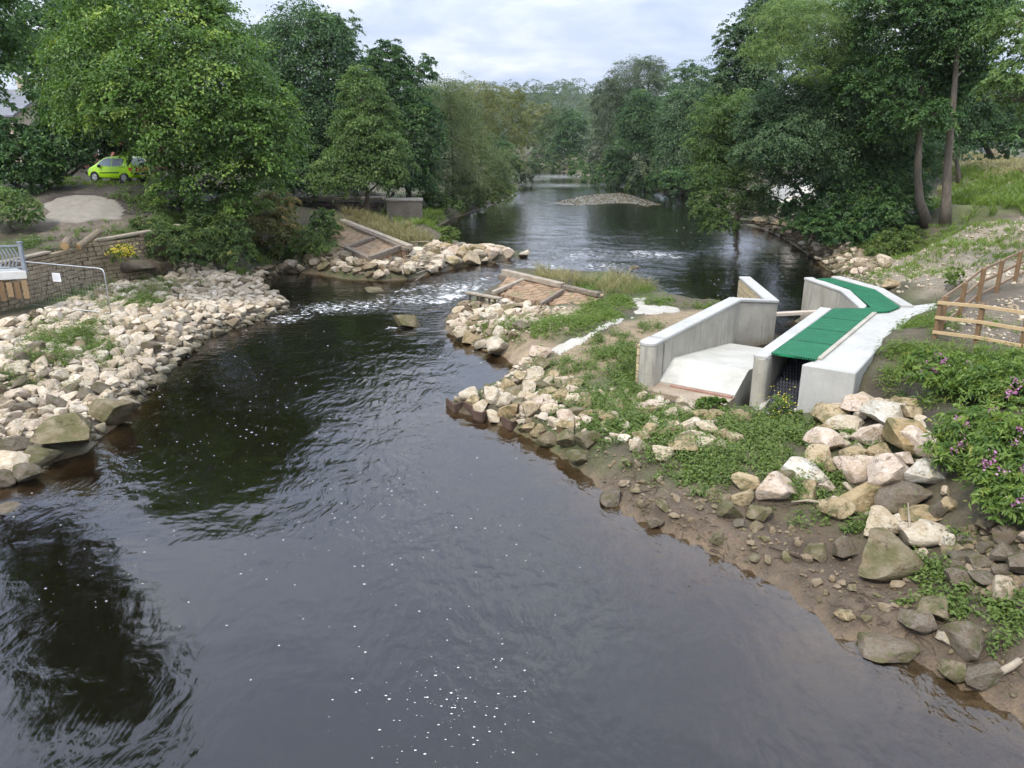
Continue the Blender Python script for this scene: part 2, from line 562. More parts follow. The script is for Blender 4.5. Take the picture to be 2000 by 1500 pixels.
C = lp(C, zone(np.array([(-40, 46), (-15, 46), (-14, 70), (-40, 90), (-90, 90)]), 2), (.04, .036, .024))
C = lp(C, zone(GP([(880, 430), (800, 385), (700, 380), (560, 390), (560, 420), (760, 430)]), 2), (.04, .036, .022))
mead = zone(GP([(1850, 415), (1990, 415), (2400, 420), (2400, 300), (1900, 305), (1850, 340)]), 2)
C = lp(C, mead, (.12, .13, .05))
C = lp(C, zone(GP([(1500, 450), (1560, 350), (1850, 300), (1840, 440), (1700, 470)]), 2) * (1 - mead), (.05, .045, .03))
C = lp(C, zone(GP([(1490, 415), (1480, 395), (1530, 360), (1575, 365), (1570, 400)]), 1.2), (.45, .41, .34))
barz = np.clip(sd_b / 0.6 + 0.5, 0, 1)[:, None]
C = lp(C, barz, (.10, .09, .06))
C = lp(C, (sd_r > 0)[:, None] * (1 - barz) * 1.0, (.15, .105, .06))
C = np.clip(C * (1 + 0.18 * lattice(fx, fy, 1.1, 31)[:, None] + 0.12 * lattice(fx, fy, .4, 32)[:, None]), 0.01, 1)

g = N('earth')
gc = g.attr('ground_colour').outputs['Color']
gp = g.pos()
e1 = g.noise(gp, 3.0, 8, 0.7)
e2 = g.noise(gp, 18.0, 5, 0.7)
gv = g.n('TexVoronoi', Vector=gp, Scale=9.0)
ecol = g.mix(0.8, gc, g.ramp(g.math('ADD', g.math('MULTIPLY', e1, .5), g.math('MULTIPLY', e2, .5)), [(.33, (.25, .25, .25)), (.5, (.5, .5, .5)), (.68, (.85, .83, .8))]), 'OVERLAY')
peb = g.rng(gv.outputs['Distance'], 0.2, 0.32, 0.45, 0.0)
peb = g.math('MULTIPLY', peb, g.rng(g.noise(gp, 1.3, 3), 0.45, 0.6))
ecol = g.mix(peb, ecol, g.mix(0.5, gv.outputs['Color'], (.5, .45, .36)), 'SOFT_LIGHT')
eh = g.math('ADD', g.math('MULTIPLY', e1, 1.0), g.math('MULTIPLY', e2, .4))
eh = g.math('ADD', eh, g.math('MULTIPLY', peb, .3))
wet = g.rng(g.n('SeparateXYZ', Vector=gp).outputs[2], 0.02, 0.16, 0.35, 0.85)
M_EARTH = g.surf(g.pbr(ecol, wet, g.bump(eh, .7, .12), .35))
ny, nx = MX.shape
idx = np.arange(nx * ny).reshape(ny, nx)
quads = np.stack([idx[:-1, :-1], idx[:-1, 1:], idx[1:, 1:], idx[1:, :-1]], -1).reshape(-1, 4)
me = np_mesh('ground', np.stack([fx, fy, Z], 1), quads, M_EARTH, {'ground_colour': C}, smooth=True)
tag(link('ground', me), kind='structure')

# ------------------------------------------------------------------ water
WX = lines(-26, 22, .4, -60, 70, 1.12)
WY = lines(6, 80, .4, -12, 345, 1.04)
AX, AY = np.meshgrid(WX, WY)
ax, ay = AX.ravel(), AY.ravel()


def blob(lst):
    o = np.zeros(len(ax))
    for px, py, r, s in lst:
        c = P(px, py)
        o = np.maximum(o, s * np.exp(-((ax - c[0]) ** 2 + (ay - c[1]) ** 2) / (r * r)))
    return o


RAPID = [(1000, 520, 4, 1), (920, 540, 3.5, 1), (860, 570, 3.2, 1), (780, 590, 3, 1), (700, 595, 2.5, .9), (620, 600, 2, .9), (560, 620, 1.8, .8), (1080, 500, 5, 1), (1180, 490, 6, 1),
         (1280, 495, 5, 1), (1340, 510, 4, .8), (1240, 525, 3, .8), (1050, 470, 6, .7), (1200, 460, 8, .7), (1080, 420, 10, .6), (1000, 440, 8, .5), (1090, 380, 12, .8), (1080, 355, 20, 1), (1120, 410, 8, .7), (840, 610, 2.5, .8),
         (800, 640, 1.5, .6), (480, 650, 1.6, .5), (400, 690, 1.5, .4), (1240, 420, 14, .5), (1380, 480, 8, .45), (1060, 340, 30, 1)]
FOAM = [(1150, 500, 5, .5), (1250, 500, 4, .52), (900, 562, 3, .66), (700, 598, 2.2, .62), (640, 602, 2, .66), (560, 622, 1.6, .6), (1060, 520, 3, .55), (800, 585, 2.5, .6), (1180, 520, 3, .58), (1090, 362, 9, .62), (1090, 345, 14, .6), (880, 578, 1.0, 1), (860, 590, .8, .9), (905, 568, .8, .8), (1290, 497, 1.5, .75), (1320, 503, 1.0, .65), (1250, 492, 1.2, .7), (830, 560, 1.0, .7), (620, 600, .8, .6), (590, 612, .7, .6), (1010, 530, .9, .5), (940, 545, 1.2, .6),
        (765, 640, .4, .9), (790, 568, 1.2, .6), (700, 600, 1.3, .5), (1110, 508, 1.5, .5), (1215, 530, .8, .6), (1050, 350, 6, .6), (1070, 372, 3, .55), (530, 630, .5, .6), (980, 515, 1.2, .45), (820, 580, 1, .65), (740, 592, .8, .55), (1080, 395, 3, .5), (975, 538, .7, .6), (1180, 540, .6, .6)]
rap = np.clip(blob(RAPID), 0, 1)
foam = np.clip(blob(FOAM), 0, 1)
fard = np.clip(42 / np.maximum(ay, 1), .1, 1) ** 1.25
calm = np.clip(0.5 + 0.5 * lattice(ax, ay, 3.5, 41) + 0.35 * lattice(ax, ay, 8, 42), 0, 1)
# low standing waves in the rapids
wz = rap * (0.05 * lattice(ax + ay * .5, ay, 1.1, 43) + 0.03 * lattice(ax, ay, .55, 44)) * np.clip((90 - ay) / 30, 0, 1)
wz = np.where(sdist(RIVER, AX, AY).ravel() < 0.6, 0, wz)
wi = np.arange(AX.size).reshape(AX.shape)
wq = np.stack([wi[:-1, :-1], wi[:-1, 1:], wi[1:, 1:], wi[1:, :-1]], -1).reshape(-1, 4)
g = N('river_water')
wp = g.pos()
ra = g.attr('rapid').outputs['Fac']
fo = g.attr('foam').outputs['Fac']
ca = g.attr('calm').outputs['Fac']
dist_p = g.n('VectorMath', {'operation': 'ADD'})
g.t.links.new(g.scale(wp, (1.3, .62, 1), (0, 0, R(24))), dist_p.inputs[0])
nv = g.n('TexNoise', Vector=wp, Scale=.5, Detail=2.0).outputs['Color']
sc_ = g.n('VectorMath', {'operation': 'SCALE'}, Scale=1.3)
g.t.links.new(nv, sc_.inputs[0])
g.t.links.new(sc_.outputs[0], dist_p.inputs[1])
rip = g.noise(dist_p.outputs[0], 2.4, 4, 0.5)
swl = g.noise(g.scale(wp, (1, 1.4, 1)), .55, 3, 0.5)
chp = g.noise(g.scale(wp, (.55, 1.7, 1), (0, 0, R(-10))), 2.0, 3, 0.5)
h1 = g.math('MULTIPLY', rip, g.math('ADD', 0.006, g.math('MULTIPLY', ca, 0.05)))
h2 = g.math('MULTIPLY', chp, g.math('MULTIPLY', ra, 0.085))
hh = g.math('ADD', g.math('ADD', h1, h2), g.math('MULTIPLY', swl, 0.03))
wn = g.bump(hh, 1.0, 1.0)
fr = g.n('Fresnel', IOR=WATER_IOR, Normal=wn).outputs[0]
gl = g.n('BsdfGlossy', Color=(1, 1, 1), Roughness=.04, Normal=wn).outputs[0]
tr = g.n('BsdfTransparent', Color=(.93, .9, .84)).outputs[0]
silt = g.n('BsdfDiffuse', Color=(.075, .06, .038)).outputs[0]
body = g.n('MixShader', i0=.06, i1=tr, i2=silt).outputs[0]
s1 = g.n('MixShader', i0=fr, i1=body, i2=gl).outputs[0]
fn = g.noise(g.scale(wp, (1, 1.6, 1)), 3.2, 6, 0.7)
fm = g.rng(g.math('ADD', fn, g.math('MULTIPLY', fo, .338)), .70, .84)
fm = g.math('MULTIPLY', fm, g.rng(fo, .05, .25))
fd = g.n('BsdfDiffuse', Color=(.78, .79, .78)).outputs[0]
s2 = g.n('MixShader', i0=fm, i1=s1, i2=fd).outputs[0]
M_WATER = g.surf(s2)
va = g.n('VolumeAbsorption', Color=(.66, .55, .27), Density=5.5).outputs[0]
g.t.links.new(va, g.out.inputs['Volume'])
me = np_mesh('river', np.stack([ax, ay, wz], 1), wq, M_WATER, {'rapid': rap * fard, 'foam': foam, 'calm': calm * fard}, smooth=True)
tag(link('river', me), kind='structure')

# little flecks of foam drifting on the surface
mb = MB()
M_FOAM = simple('foam_white', (.5, .5, .48), (.62, .62, .6), 8, .8, 0)
fr_ = random.Random(5)
FZ = [(560, 740, 640, 500, 260), (1000, 1050, 420, 330, 190), (1350, 1330, 560, 330, 160), (450, 620, 300, 250, 150), (1200, 500, 560, 130, 60), (1400, 860, 300, 200, 70), (1000, 1300, 300, 150, 60)]
for cx, cy, sx, sy, n in [(450, 780, 330, 160, 330), (780, 1000, 230, 110, 130), (880, 1370, 190, 120, 170), (350, 980, 280, 190, 70), (620, 1130, 380, 190, 50), (950, 1150, 250, 200, 35), (420, 640, 120, 50, 30), (1450, 560, 90, 40, 40), (1350, 450, 140, 40, 30), (160, 1100, 180, 150, 40)]:
    for _ in range(n):
        q = P(fr_.gauss(cx, sx * .55), fr_.gauss(cy, sy * .55))
        if sdist(RIVER, np.array([[q[0]]]), np.array([[q[1]]]))[0, 0] < .3:
            continue
        r = (.004 + .0115 * fr_.random() ** 2.5) * (0.7 + .3 * max(q[1], 8) / 12) * (1.3 if q[1] > 20 else 1)
        a0, st = fr_.random() * 6, 1 + fr_.random()
        k = 8
        ring = []
        for i in range(k):
            a = 2 * PI * i / k
            rr = r * fr_.uniform(.65, 1.2)
            ring.append((q[0] + rr * st * math.cos(a + a0), q[1] + rr * math.sin(a + a0), .006))
        mb.add(ring + [(q[0], q[1], .006 + r * .5)], [(i, (i + 1) % k, k) for i in range(k)])
tag(mb.build('foam', M_FOAM, smooth=True), 'small white foam flecks drifting on the dark river surface', 'foam', kind='stuff')
# ------------------------------------------------------------------ concrete works
def concrete(name, c1, c2, streak=0.5, top=None):
    g = N(name)
    p = g.pos()
    a = g.noise(p, 1.1, 5, .6)
    b = g.noise(p, 9, 5, .65)
    st = g.noise(g.scale(p, (3.5, 3.5, .35)), 1.6, 4, .6)
    f = g.math('ADD', g.math('ADD', g.math('MULTIPLY', a, .5), g.math('MULTIPLY', b, .2)), g.math('MULTIPLY', st, .3))
    col = g.ramp(f, [(.36, c1), (.62, c2)])
    up = g.n('SeparateXYZ', Vector=g.n('NewGeometry').outputs['Normal']).outputs[2]
    side = g.rng(up, .3, .8, 1, 0)
    col = g.mix(g.math('MULTIPLY', g.math('MULTIPLY', g.rng(st, .49, .64), streak), side), col, (.23, .215, .18))
    z = g.n('SeparateXYZ', Vector=p).outputs[2]
    zz = g.math('ADD', z, g.math('MULTIPLY', g.math('SUBTRACT', a, .5), .5))
    col = g.mix(g.math('MULTIPLY', g.rng(zz, .1, 0.42, .55, 0), side), col, (.17, .13, .075))
    sp = g.rng(g.noise(p, 30, 2), .68, .75, 0, .4)
    col = g.mix(sp, col, (.3, .28, .24))
    return g.surf(g.pbr(col, .85, g.bump(g.math('ADD', b, g.math('MULTIPLY', a, .4)), .25, .02), .25))


M_CONC = concrete('pale_concrete', (.30, .275, .22), (.435, .41, .345), .7)
M_CONCW = concrete('white_concrete', (.345, .34, .31), (.46, .45, .42), .2)
M_SLAB = concrete('fresh_concrete_slab', (.37, .355, .305), (.5, .485, .43), .0)
M_WETSILL = simple('wet_sill', (.2, .15, .1), (.42, .34, .25), 1.5, .6, .3, stretch=(1, 1, 4))
M_DARK = simple('dark_slot', (.02, .02, .02), (.035, .033, .03), 3, .8, 0)
M_JOINT = simple('formwork_joint', (.13, .12, .1), (.2, .185, .16), 3, .9, 0)


def brick_mat(name, c1, c2, mortar, sc, bw=.5, rh=.25, ms=.02, coord='uv', bumpd=.03):
    g = N(name)
    tc = g.n('TexCoord').outputs['UV']
    b = g.n('TexBrick', {'offset': .5}, Vector=tc, Color1=c1, Color2=c2, Mortar=mortar, Scale=sc, Mortar_Size=ms, Brick_Width=bw, Row_Height=rh, Mortar_Smooth=.2, Bias=0.0)
    p = g.pos()
    n = g.noise(p, 6, 5, .65)
    col = g.mix(.7, b.outputs['Color'], g.ramp(n, [(.3, (.3, .3, .3)), (.7, (.72, .72, .7))]), 'OVERLAY')
    h = g.math('SUBTRACT', g.math('MULTIPLY', n, .4), b.outputs['Fac'])
    return g.surf(g.pbr(col, .9, g.bump(h, .8, bumpd), .2))


def uv_planar(o, ax_u, ax_v):
    me = o.data
    uv = me.uv_layers.new(name='UVMap')
    off = Vector(WORLD[o.name])
    au, av = Vector(ax_u), Vector(ax_v)
    for l in me.loops:
        c = me.vertices[l.vertex_index].co + off
        uv.data[l.index].uv = (c.dot(au), c.dot(av))


def wall_line(pts, t, z0, zt):
    """mitred wall footprint around a centre line; zt a list of top heights. returns MB parts"""
    mb = MB()
    n = len(pts)
    L, Rr = [], []
    for i in range(n):
        p = Vector(pts[i])
        d1 = (Vector(pts[i]) - Vector(pts[i - 1])).normalized() if i > 0 else None
        d2 = (Vector(pts[i + 1]) - Vector(pts[i])).normalized() if i < n - 1 else None
        if d1 is None:
            d1 = d2
        if d2 is None:
            d2 = d1
        n1, n2 = Vector((-d1.y, d1.x)), Vector((-d2.y, d2.x))
        m = (n1 + n2).normalized()
        k = (t / 2) / max(m.dot(n1), .4)
        L.append(p + m * k)
        Rr.append(p - m * k)
    vs = []
    for i in range(n):
        vs += [(Rr[i].x, Rr[i].y, z0), (L[i].x, L[i].y, z0), (L[i].x, L[i].y, zt[i]), (Rr[i].x, Rr[i].y, zt[i])]
    fs = [(0, 1, 2, 3), tuple(4 * (n - 1) + q for q in (3, 2, 1, 0))]
    for i in range(n - 1):
        a, b = 4 * i, 4 * (i + 1)
        for q in range(4):
            r = (q + 1) % 4
            fs.append((a + q, b + q, b + r, a + r))
    mb.add(vs, fs)
    return mb


U = np.array((math.sin(R(34.5)), math.cos(R(34.5))))      # along the channel, away from the camera
NN = np.array((U[1], -U[0]))                               # across it, to the right
A0 = np.array((4.30, 23.55))
Bq = P(1440, 583, 2.12)[:2] + np.array((-.05, .1))
Cq = P(1508, 585, 1.76)[:2]
Dq = P(1455, 540, 1.76)[:2]
tw = empty('training_wall', (A0[0], A0[1], .4), 'long pale concrete wall on the grassy spit, bending at its far end, with a rounded pillar at its near end', 'wall')
A1 = A0 + U * .76
wall_line([A1, Bq, Cq, Dq], .44, -.6, [1.92, 1.97, 1.62, 1.62]).build('wall_panel', M_CONC, tw, bevel=.02)
cpm = wall_line([A1 - U * .02, Bq, Cq, Dq + np.array((0, .04))], .54, 0.0, [2.06, 2.12, 1.76, 1.76])
for i_, zt_ in enumerate([2.06, 2.12, 1.76, 1.76]):
    for q_ in (4 * i_, 4 * i_ + 1):
        cpm.v[q_] = (cpm.v[q_][0], cpm.v[q_][1], zt_ - .135)
cpm.build('coping', M_CONCW, tw, bevel=.03)
pb = MB()
pp = []
for k in range(9):
    a = PI * k / 8
    pp.append(A0 - U * (.22 * math.sin(a)) * 1.0 - NN * (.27 * math.cos(a)))
pp = [A0 + U * .56 - NN * .27] + pp + [A0 + U * .56 + NN * .27]
pb.prism([tuple(q) for q in pp], -.3, 1.93).build('pillar', M_CONC, tw, bevel=.012)
cpp = [A0 + (np.array(q) - A0) * 1.07 for q in pp]
MB().prism([tuple(q) for q in cpp], 1.935, 2.06).build('pillar_cap', M_CONCW, tw, bevel=.025)
sl = MB()
sl.beam((*(A0 + U * .66 + NN * .04), -.2), (*(A0 + U * .66 + NN * .04), 2.0), .3, .19, (U[0], U[1], 0)).build('stop_log_slot', M_DARK, tw)
jb = MB()
mid_n = NN * .222
for s in (1.45, 2.6, 3.75, 5.0, 6.2, 7.3):
    q = A0 + U * s + mid_n
    jb.beam((q[0], q[1], -.1), (q[0], q[1], 1.9), .03, .006, (NN[0], NN[1], 0))
for s0, s1, za, zb in ((3.75, 5.0, 1.2, 1.24), (5.0, 6.2, 1.02, 1.05), (6.2, 7.3, 1.32, 1.3)):
    qa, qb = A0 + U * s0 + mid_n, A0 + U * s1 + mid_n
    jb.beam((qa[0], qa[1], za), (qb[0], qb[1], zb), .006, .028)
jb.build('formwork_joint', M_JOINT, tw)
M_CLAD = brick_mat('stone_cladding', (.52, .42, .26), (.40, .33, .22), (.22, .17, .10), 1.0, .55, .26, .02)
cl = MB()
q0, q1 = A0 - NN * .275 - U * .05, A0 - NN * .275 + U * 7.6
cl.prism([tuple(q0), tuple(q1), tuple(q1 - NN * .09), tuple(q0 - NN * .09)], .1, 1.9)
o = cl.build('stone_cladding', M_CLAD, tw)
uv_planar(o, (U[0], U[1], 0), (0, 0, 1))
dd = (Dq - Cq) / np.linalg.norm(Dq - Cq)
dn = np.array((-dd[1], dd[0]))
q0, q1 = Cq + dn * .225 + dd * .5, Dq + dn * .225
cl = MB()
cl.prism([tuple(q0), tuple(q1), tuple(q1 + dn * .06), tuple(q0 + dn * .06)], -.4, 1.58)
o = cl.build('stone_cladding', M_CLAD, tw)
uv_planar(o, (dd[0], dd[1], 0), (0, 0, 1))
tag(o, 'pattern of rough honey stones on the outer face of the far leg')

# spillway: a ramped slab between the two walls
IN0 = A0 + NN * .225
WID = 2.52
sw = empty('spillway', (*(A0 + NN * 1.4), .4), 'smooth pale concrete ramp sloping down between the long wall and the green walkway', 'spillway')


def strip(prof, m, name, x0=0.0, x1=WID, thick=1.2):
    mb = MB()
    vs = []
    for s, z in prof:
        for x, dz in ((x0, 0), (x1, 0)):
            q = IN0 + U * s + NN * x
            vs.append((q[0], q[1], z))
    n = len(prof)
    base = len(vs)
    for s, z in prof:
        for x in (x0, x1):
            q = IN0 + U * s + NN * x
            vs.append((q[0], q[1], z - thick))
    fs = []
    for i in range(n - 1):
        a = 2 * i
        fs.append((a, a + 1, a + 3, a + 2))
        fs.append((base + a + 2, base + a + 3, base + a + 1, base + a))
        fs.append((a + 2, base + a + 2, base + a, a))
        fs.append((a + 1, base + a + 1, base + a + 3, a + 3))
    fs.append((0, base, base + 1, 1))
    e = 2 * (n - 1)
    fs.append((e + 1, base + e + 1, base + e, e))
    mb.add(vs, fs)
    return mb.build(name, m, sw)


strip([(.42, .68), (1.5, 1.17), (1.62, 1.19), (7.0, .5), (7.3, .42)], M_SLAB, 'slab', 0.0, WID)
strip([(-.5, .62), (.2, .64), (.41, .65)], M_WETSILL, 'sill', -.3, WID + .02, .9)
strip([(.16, .69), (.3, .70)], simple('red_sill_board', (.2, .1, .07), (.36, .22, .16), 3, .7, .2), 'stop_board', .5, WID - .02, .09)

# fish pass
MID0 = IN0 + NN * (WID + .2) + U * (-1.08 + .9)
m0 = P(1486, 694, 2.05)[:2]
MID0 = m0 + NN * .02
m1 = P(1612, 602, 2.05)[:2]
fp = empty('fish_pass', (8.6, 21.4, .4), 'concrete fish pass with green walkways over its bent channel and a black studded ramp', 'fish pass')
j1 = P(1688, 598, 2.05)[:2]
j2 = P(1652, 567, 2.05)[:2]
j3 = P(1579, 542, 2.05)[:2]
wall_line([m0 + U * .14, m1], .34, -.6, [1.93, 1.93]).build('channel_wall', M_CONC, fp, bevel=.015)
cw = MB()
pp = []
c0 = m0 + U * .12
for k in range(11):
    a = PI * k / 10
    pp.append(c0 - U * (.22 * math.sin(a)) - NN * (.22 * math.cos(a)))
cw.prism([tuple(c0 + U * .5 - NN * .2)] + [tuple(q) for q in pp] + [tuple(c0 + U * .5 + NN * .2)], -.3, 1.96).build('pillar', M_CONC, fp, bevel=.012)
wall_line([m0 - U * .04, m1 + U * .1], .42, 1.94, [2.06, 2.06]).build('coping', M_CONCW, fp, bevel=.03)
wall_line([m1 + np.array((.1, .05)), j1], .36, -.6, [1.9, 1.9]).build('channel_wall', M_CONC, fp)
wall_line([j1 + np.array((-.05, -.1)), j2, j3], .36, -.6, [1.935, 1.935, 1.935]).build('channel_wall', M_CONC, fp, bevel=.012)
wall_line([j1 + np.array((-.05, -.25)), j2, j3 + np.array((0, .05))], .42, 1.938, [2.06, 2.06, 2.06]).build('coping', M_CONCW, fp, bevel=.03)
r1, r2, r3 = [P(a, b, 2.05)[:2] for a, b in ((1772, 597), (1716, 564), (1632, 540))]
wall_line([r1, r2, r3], .46, -.6, [2.07, 2.07, 2.07]).build('channel_wall', M_CONCW, fp, bevel=.025)
# pier and apron on the bank side
pf = P(1566, 710, 2.0)[:2]
pc = P(1672, 727, 2.0)[:2]
g4 = P(1594, 701, 2.0)[:2]
apn = [tuple(pf), tuple(pc), (12.15, 24.3), (14.4, 27.0), (16.6, 28.5), (16.6, 29.75), tuple(r1 + np.array((-.2, .1))), tuple(P(1756, 601, 2.0)[:2]), tuple(P(1704, 609, 2.0)[:2]), tuple(g4)]
MB().prism(apn, -.4, 1.975).build('apron', M_CONCW, fp, bevel=.03)
ax0, ax1 = g4 + NN * .08, P(1704, 609, 2.0)[:2] + NN * .1
MB().beam((*ax0, 2.0), (*ax1, 2.0), .16, .1).build('kerb', M_CONC, fp, bevel=.02)
# gratings
g = N('green_grating')
ob = g.n('TexCoord').outputs['Object']
rot = g.scale(ob, (1, 1, 1), (0, 0, R(34.5)))
sx = g.n('SeparateXYZ', Vector=rot)
lines_ = []
for ax_ in (0, 1):
    lines_.append(g.rng(g.math('PINGPONG', sx.outputs[ax_], .035), .008, .014, 1, 0))
bar = g.math('MAXIMUM', lines_[0], lines_[1])
gn = g.noise(g.pos(), 1.5, 4)
gcol = g.mix(bar, (.003, .03, .018), g.ramp(gn, [(.3, (.006, .16, .062)), (.7, (.02, .245, .10))]))
dirt = g.rng(g.noise(g.pos(), 3.5, 5, .7), .62, .75, 0, .35)
gcol = g.mix(dirt, gcol, (.3, .36, .3))
M_GRATE = g.surf(g.pbr(gcol, .6, g.bump(bar, .6, .02), .3))
G1 = [P(a, b, 2.07) for a, b in ((1506, 689), (1592, 701), (1703, 609), (1629, 602))]
G2 = [P(a, b, 2.06) for a, b in ((1629, 602), (1703, 609), (1737, 607), (1757, 599), (1712, 566), (1625, 543), (1590, 544), (1655, 562), (1693, 597), (1688, 602))]
gm = MB()
gm.prism([(q[0], q[1]) for q in G1], 2.01, 2.07)
o = gm.build('walkway_grating', M_GRATE, fp)
tag(o, 'nearer straight green grating panel')
gm = MB()
gm.prism([(q[0], q[1]) for q in G2], 2.0, 2.06)
o = gm.build('walkway_grating', M_GRATE, fp)
tag(o, 'farther bent green grating panel')
M_SEAM = simple('grating_seam', (.004, .05, .03), (.01, .08, .045), 3, .7, 0)
L1 = np.linalg.norm(G1[3] - G1[0])
for s_ in (1.9, 3.8, 5.7):
    qa, qb = G1[0] + (G1[3] - G1[0]) * s_ / L1, G1[1] + (G1[2] - G1[1]) * s_ / L1
    MB().beam((qa[0], qa[1], 2.072), (qb[0], qb[1], 2.072), .05, .012).build('grating_seam', M_SEAM, fp)
# black studded baffle ramp in the mouth
M_BLACK = simple('black_plastic', (.012, .013, .016), (.03, .031, .036), 4, .45, 0, spec=.4)
b0 = m0 + NN * .24 + U * .35
wch = float(np.dot(pf - m0, NN)) - .26
bm_ = MB()
s0, s1, z0, z1 = -.75, 2.6, .42, 1.75
sl_ = (z1 - z0) / (s1 - s0)
vs = []
for s, z in ((s0, z0), (s1, z1)):
    for x in (0, wch):
        q = b0 + U * s + NN * x
        vs += [(q[0], q[1], z), (q[0], q[1], z - .12)]
bm_.add(vs, [(0, 2, 6, 4), (1, 5, 7, 3), (0, 1, 3, 2), (4, 6, 7, 5), (0, 4, 5, 1), (2, 3, 7, 6)])
o = bm_.build('baffle_ramp', M_BLACK, fp)
st = MB()
for i in range(22):
    for k in range(8):
        s = s0 + .12 + i * .15
        x = .1 + (k + (.5 if i % 2 else 0)) * (wch - .2) / 8
        z = z0 + (s - s0) * sl_
        q = b0 + U * s + NN * x
        ring = [(q[0] + .045 * math.cos(a), q[1] + .045 * math.sin(a), z) for a in (.3, 1.57, 2.8, 4, 5.2)]
        st.add(ring + [(q[0], q[1], z + .1)], [(i_, (i_ + 1) % 5, 5) for i_ in range(5)])
st.build('stud', simple('grey_black_plastic', (.04, .042, .05), (.07, .072, .085), 4, .45, 0, spec=.4), o)
cs = MB()
for x0, x1 in ((-.08, .1), (wch - .05, wch + .06)):
    qs = [b0 + U * s + NN * x for s, x in ((-1.0, x0), (-.7, x1), (.6, x1), (.6, x0))]
    cs.prism([(*q, h) for q, h in zip(qs, (.45, .6, .8, .8))], -.1, .6)
q0, q1 = b0 - U * .95 + NN * -.05, b0 - U * .95 + NN * (wch + .05)
cs.beam((*q0, .3), (*q1, .3), .22, .45)
cs.build('mouth_sill', M_CONC, fp)
wb = MB().beam(P(1512, 614, .75) + (-.1, 0, 0), P(1606, 608, .75) + (.3, 0, 0), .28, .14)
tag(wb.build('weir_beam', simple('bleached_beam', (.4, .33, .26), (.6, .53, .45), 4, .8, .3, stretch=(1, 6, 6)), bevel=.01), 'pale horizontal beam spanning the dark channel between the wall and the far green walkway', 'beam')

# pale cement path across the spit, draped on the ground
M_CEM = simple('pale_cement', (.33, .3, .25), (.48, .455, .4), 2.0, .9, .4, .03)
CEMP = [(1072, 682), (1128, 655), (1155, 646), (1205, 622), (1236, 616), (1238, 604), (1226, 582), (1262, 582), (1268, 596), (1330, 602), (1332, 610), (1296, 617), (1248, 614), (1232, 624), (1196, 640), (1160, 660), (1125, 680), (1098, 692), (1075, 690)]
cpw = GP(CEMP)
lo, hi = cpw.min(0) - .3, cpw.max(0) + .3
xs, ys = np.arange(lo[0], hi[0], .12), np.arange(lo[1], hi[1], .12)
QX, QY = np.meshgrid(xs, ys)
ss = sdist(cpw, QX, QY) + .16 * lattice(QX.ravel(), QY.ravel(), .45, 71).reshape(QX.shape) + .1 * lattice(QX.ravel(), QY.ravel(), .2, 72).reshape(QX.shape)
zz_ = np.array([hz(a, b) for a, b in zip(QX.ravel(), QY.ravel())])
qi = np.arange(QX.size).reshape(QX.shape)
qq = np.stack([qi[:-1, :-1], qi[:-1, 1:], qi[1:, 1:], qi[1:, :-1]], -1).reshape(-1, 4)
keep = (ss.ravel()[qq] > 0).all(1)
qz = zz_ + .035
qz = np.where(ss.ravel() < .14, zz_ - .02, qz)
me = np_mesh('cement_path', np.stack([QX.ravel(), QY.ravel(), qz], 1), qq[keep], M_CEM, smooth=True)
tag(link('cement_path', me), kind='structure')

# ------------------------------------------------------------------ timber fence, two runs
M_RAIL = simple('new_timber_rail', (.42, .29, .15), (.58, .43, .25), 3, .7, .25, .01, stretch=(3, 3, 10), fine=12)
M_POST = simple('brown_timber_post', (.13, .08, .042), (.25, .16, .085), 2.5, .75, .3, .01, stretch=(6, 6, .8))
M_RAILD = simple('weathered_rail', (.17, .115, .07), (.32, .225, .14), 3, .75, .25, .01, stretch=(3, 3, 10), fine=12)


def rail_fence(pts, label, rail_m, off, heights=(1.12, .66, .2)):
    q0 = pts[0]
    t = empty('timber_fence', (q0[0], q0[1], hz(*q0)), label, 'fence')
    zs = [hz(*q) for q in pts]
    for q, z in zip(pts, zs):
        MB().box((q[0], q[1], z + .42), (.12, .12, 1.56), .5).build('post', M_POST, t, bevel=.008)
    for i in range(len(pts) - 1):
        a, b = np.array(pts[i]), np.array(pts[i + 1])
        d = (b - a) / np.linalg.norm(b - a)
        nrm = np.array((d[1], -d[0])) * off
        for h in heights:
            MB().beam((*(a + nrm - d * .04 * (i == 0)), zs[i] + h), (*(b + nrm + d * .03), zs[i + 1] + h), .045, .1).build('rail', rail_m, t, bevel=.006)
    return t


rail_fence([(13.05, 23.15), (13.6, 21.95), (14.15, 20.75), (15.5, 20.3), (17.2, 20.0)], 'nearer timber post and rail fence with pale new rails beside the grassy bank edge', M_RAIL, .085)
rail_fence([(13.35, 23.45), (14.75, 24.95), (16.25, 26.55), (17.75, 28.0), (19.2, 29.3), (20.7, 30.6)], 'farther timber fence with brown weathered rails climbing the stony slope', M_RAILD, -.085)

# ------------------------------------------------------------------ left bank: stone retaining wall
M_STONEW = simple('old_wall_stone', (.17, .135, .085), (.36, .29, .19), 2.2, .9, .6, .03, fine=14)
M_MORTAR = simple('wall_core', (.04, .035, .03), (.07, .06, .05), 3, .95, 0)


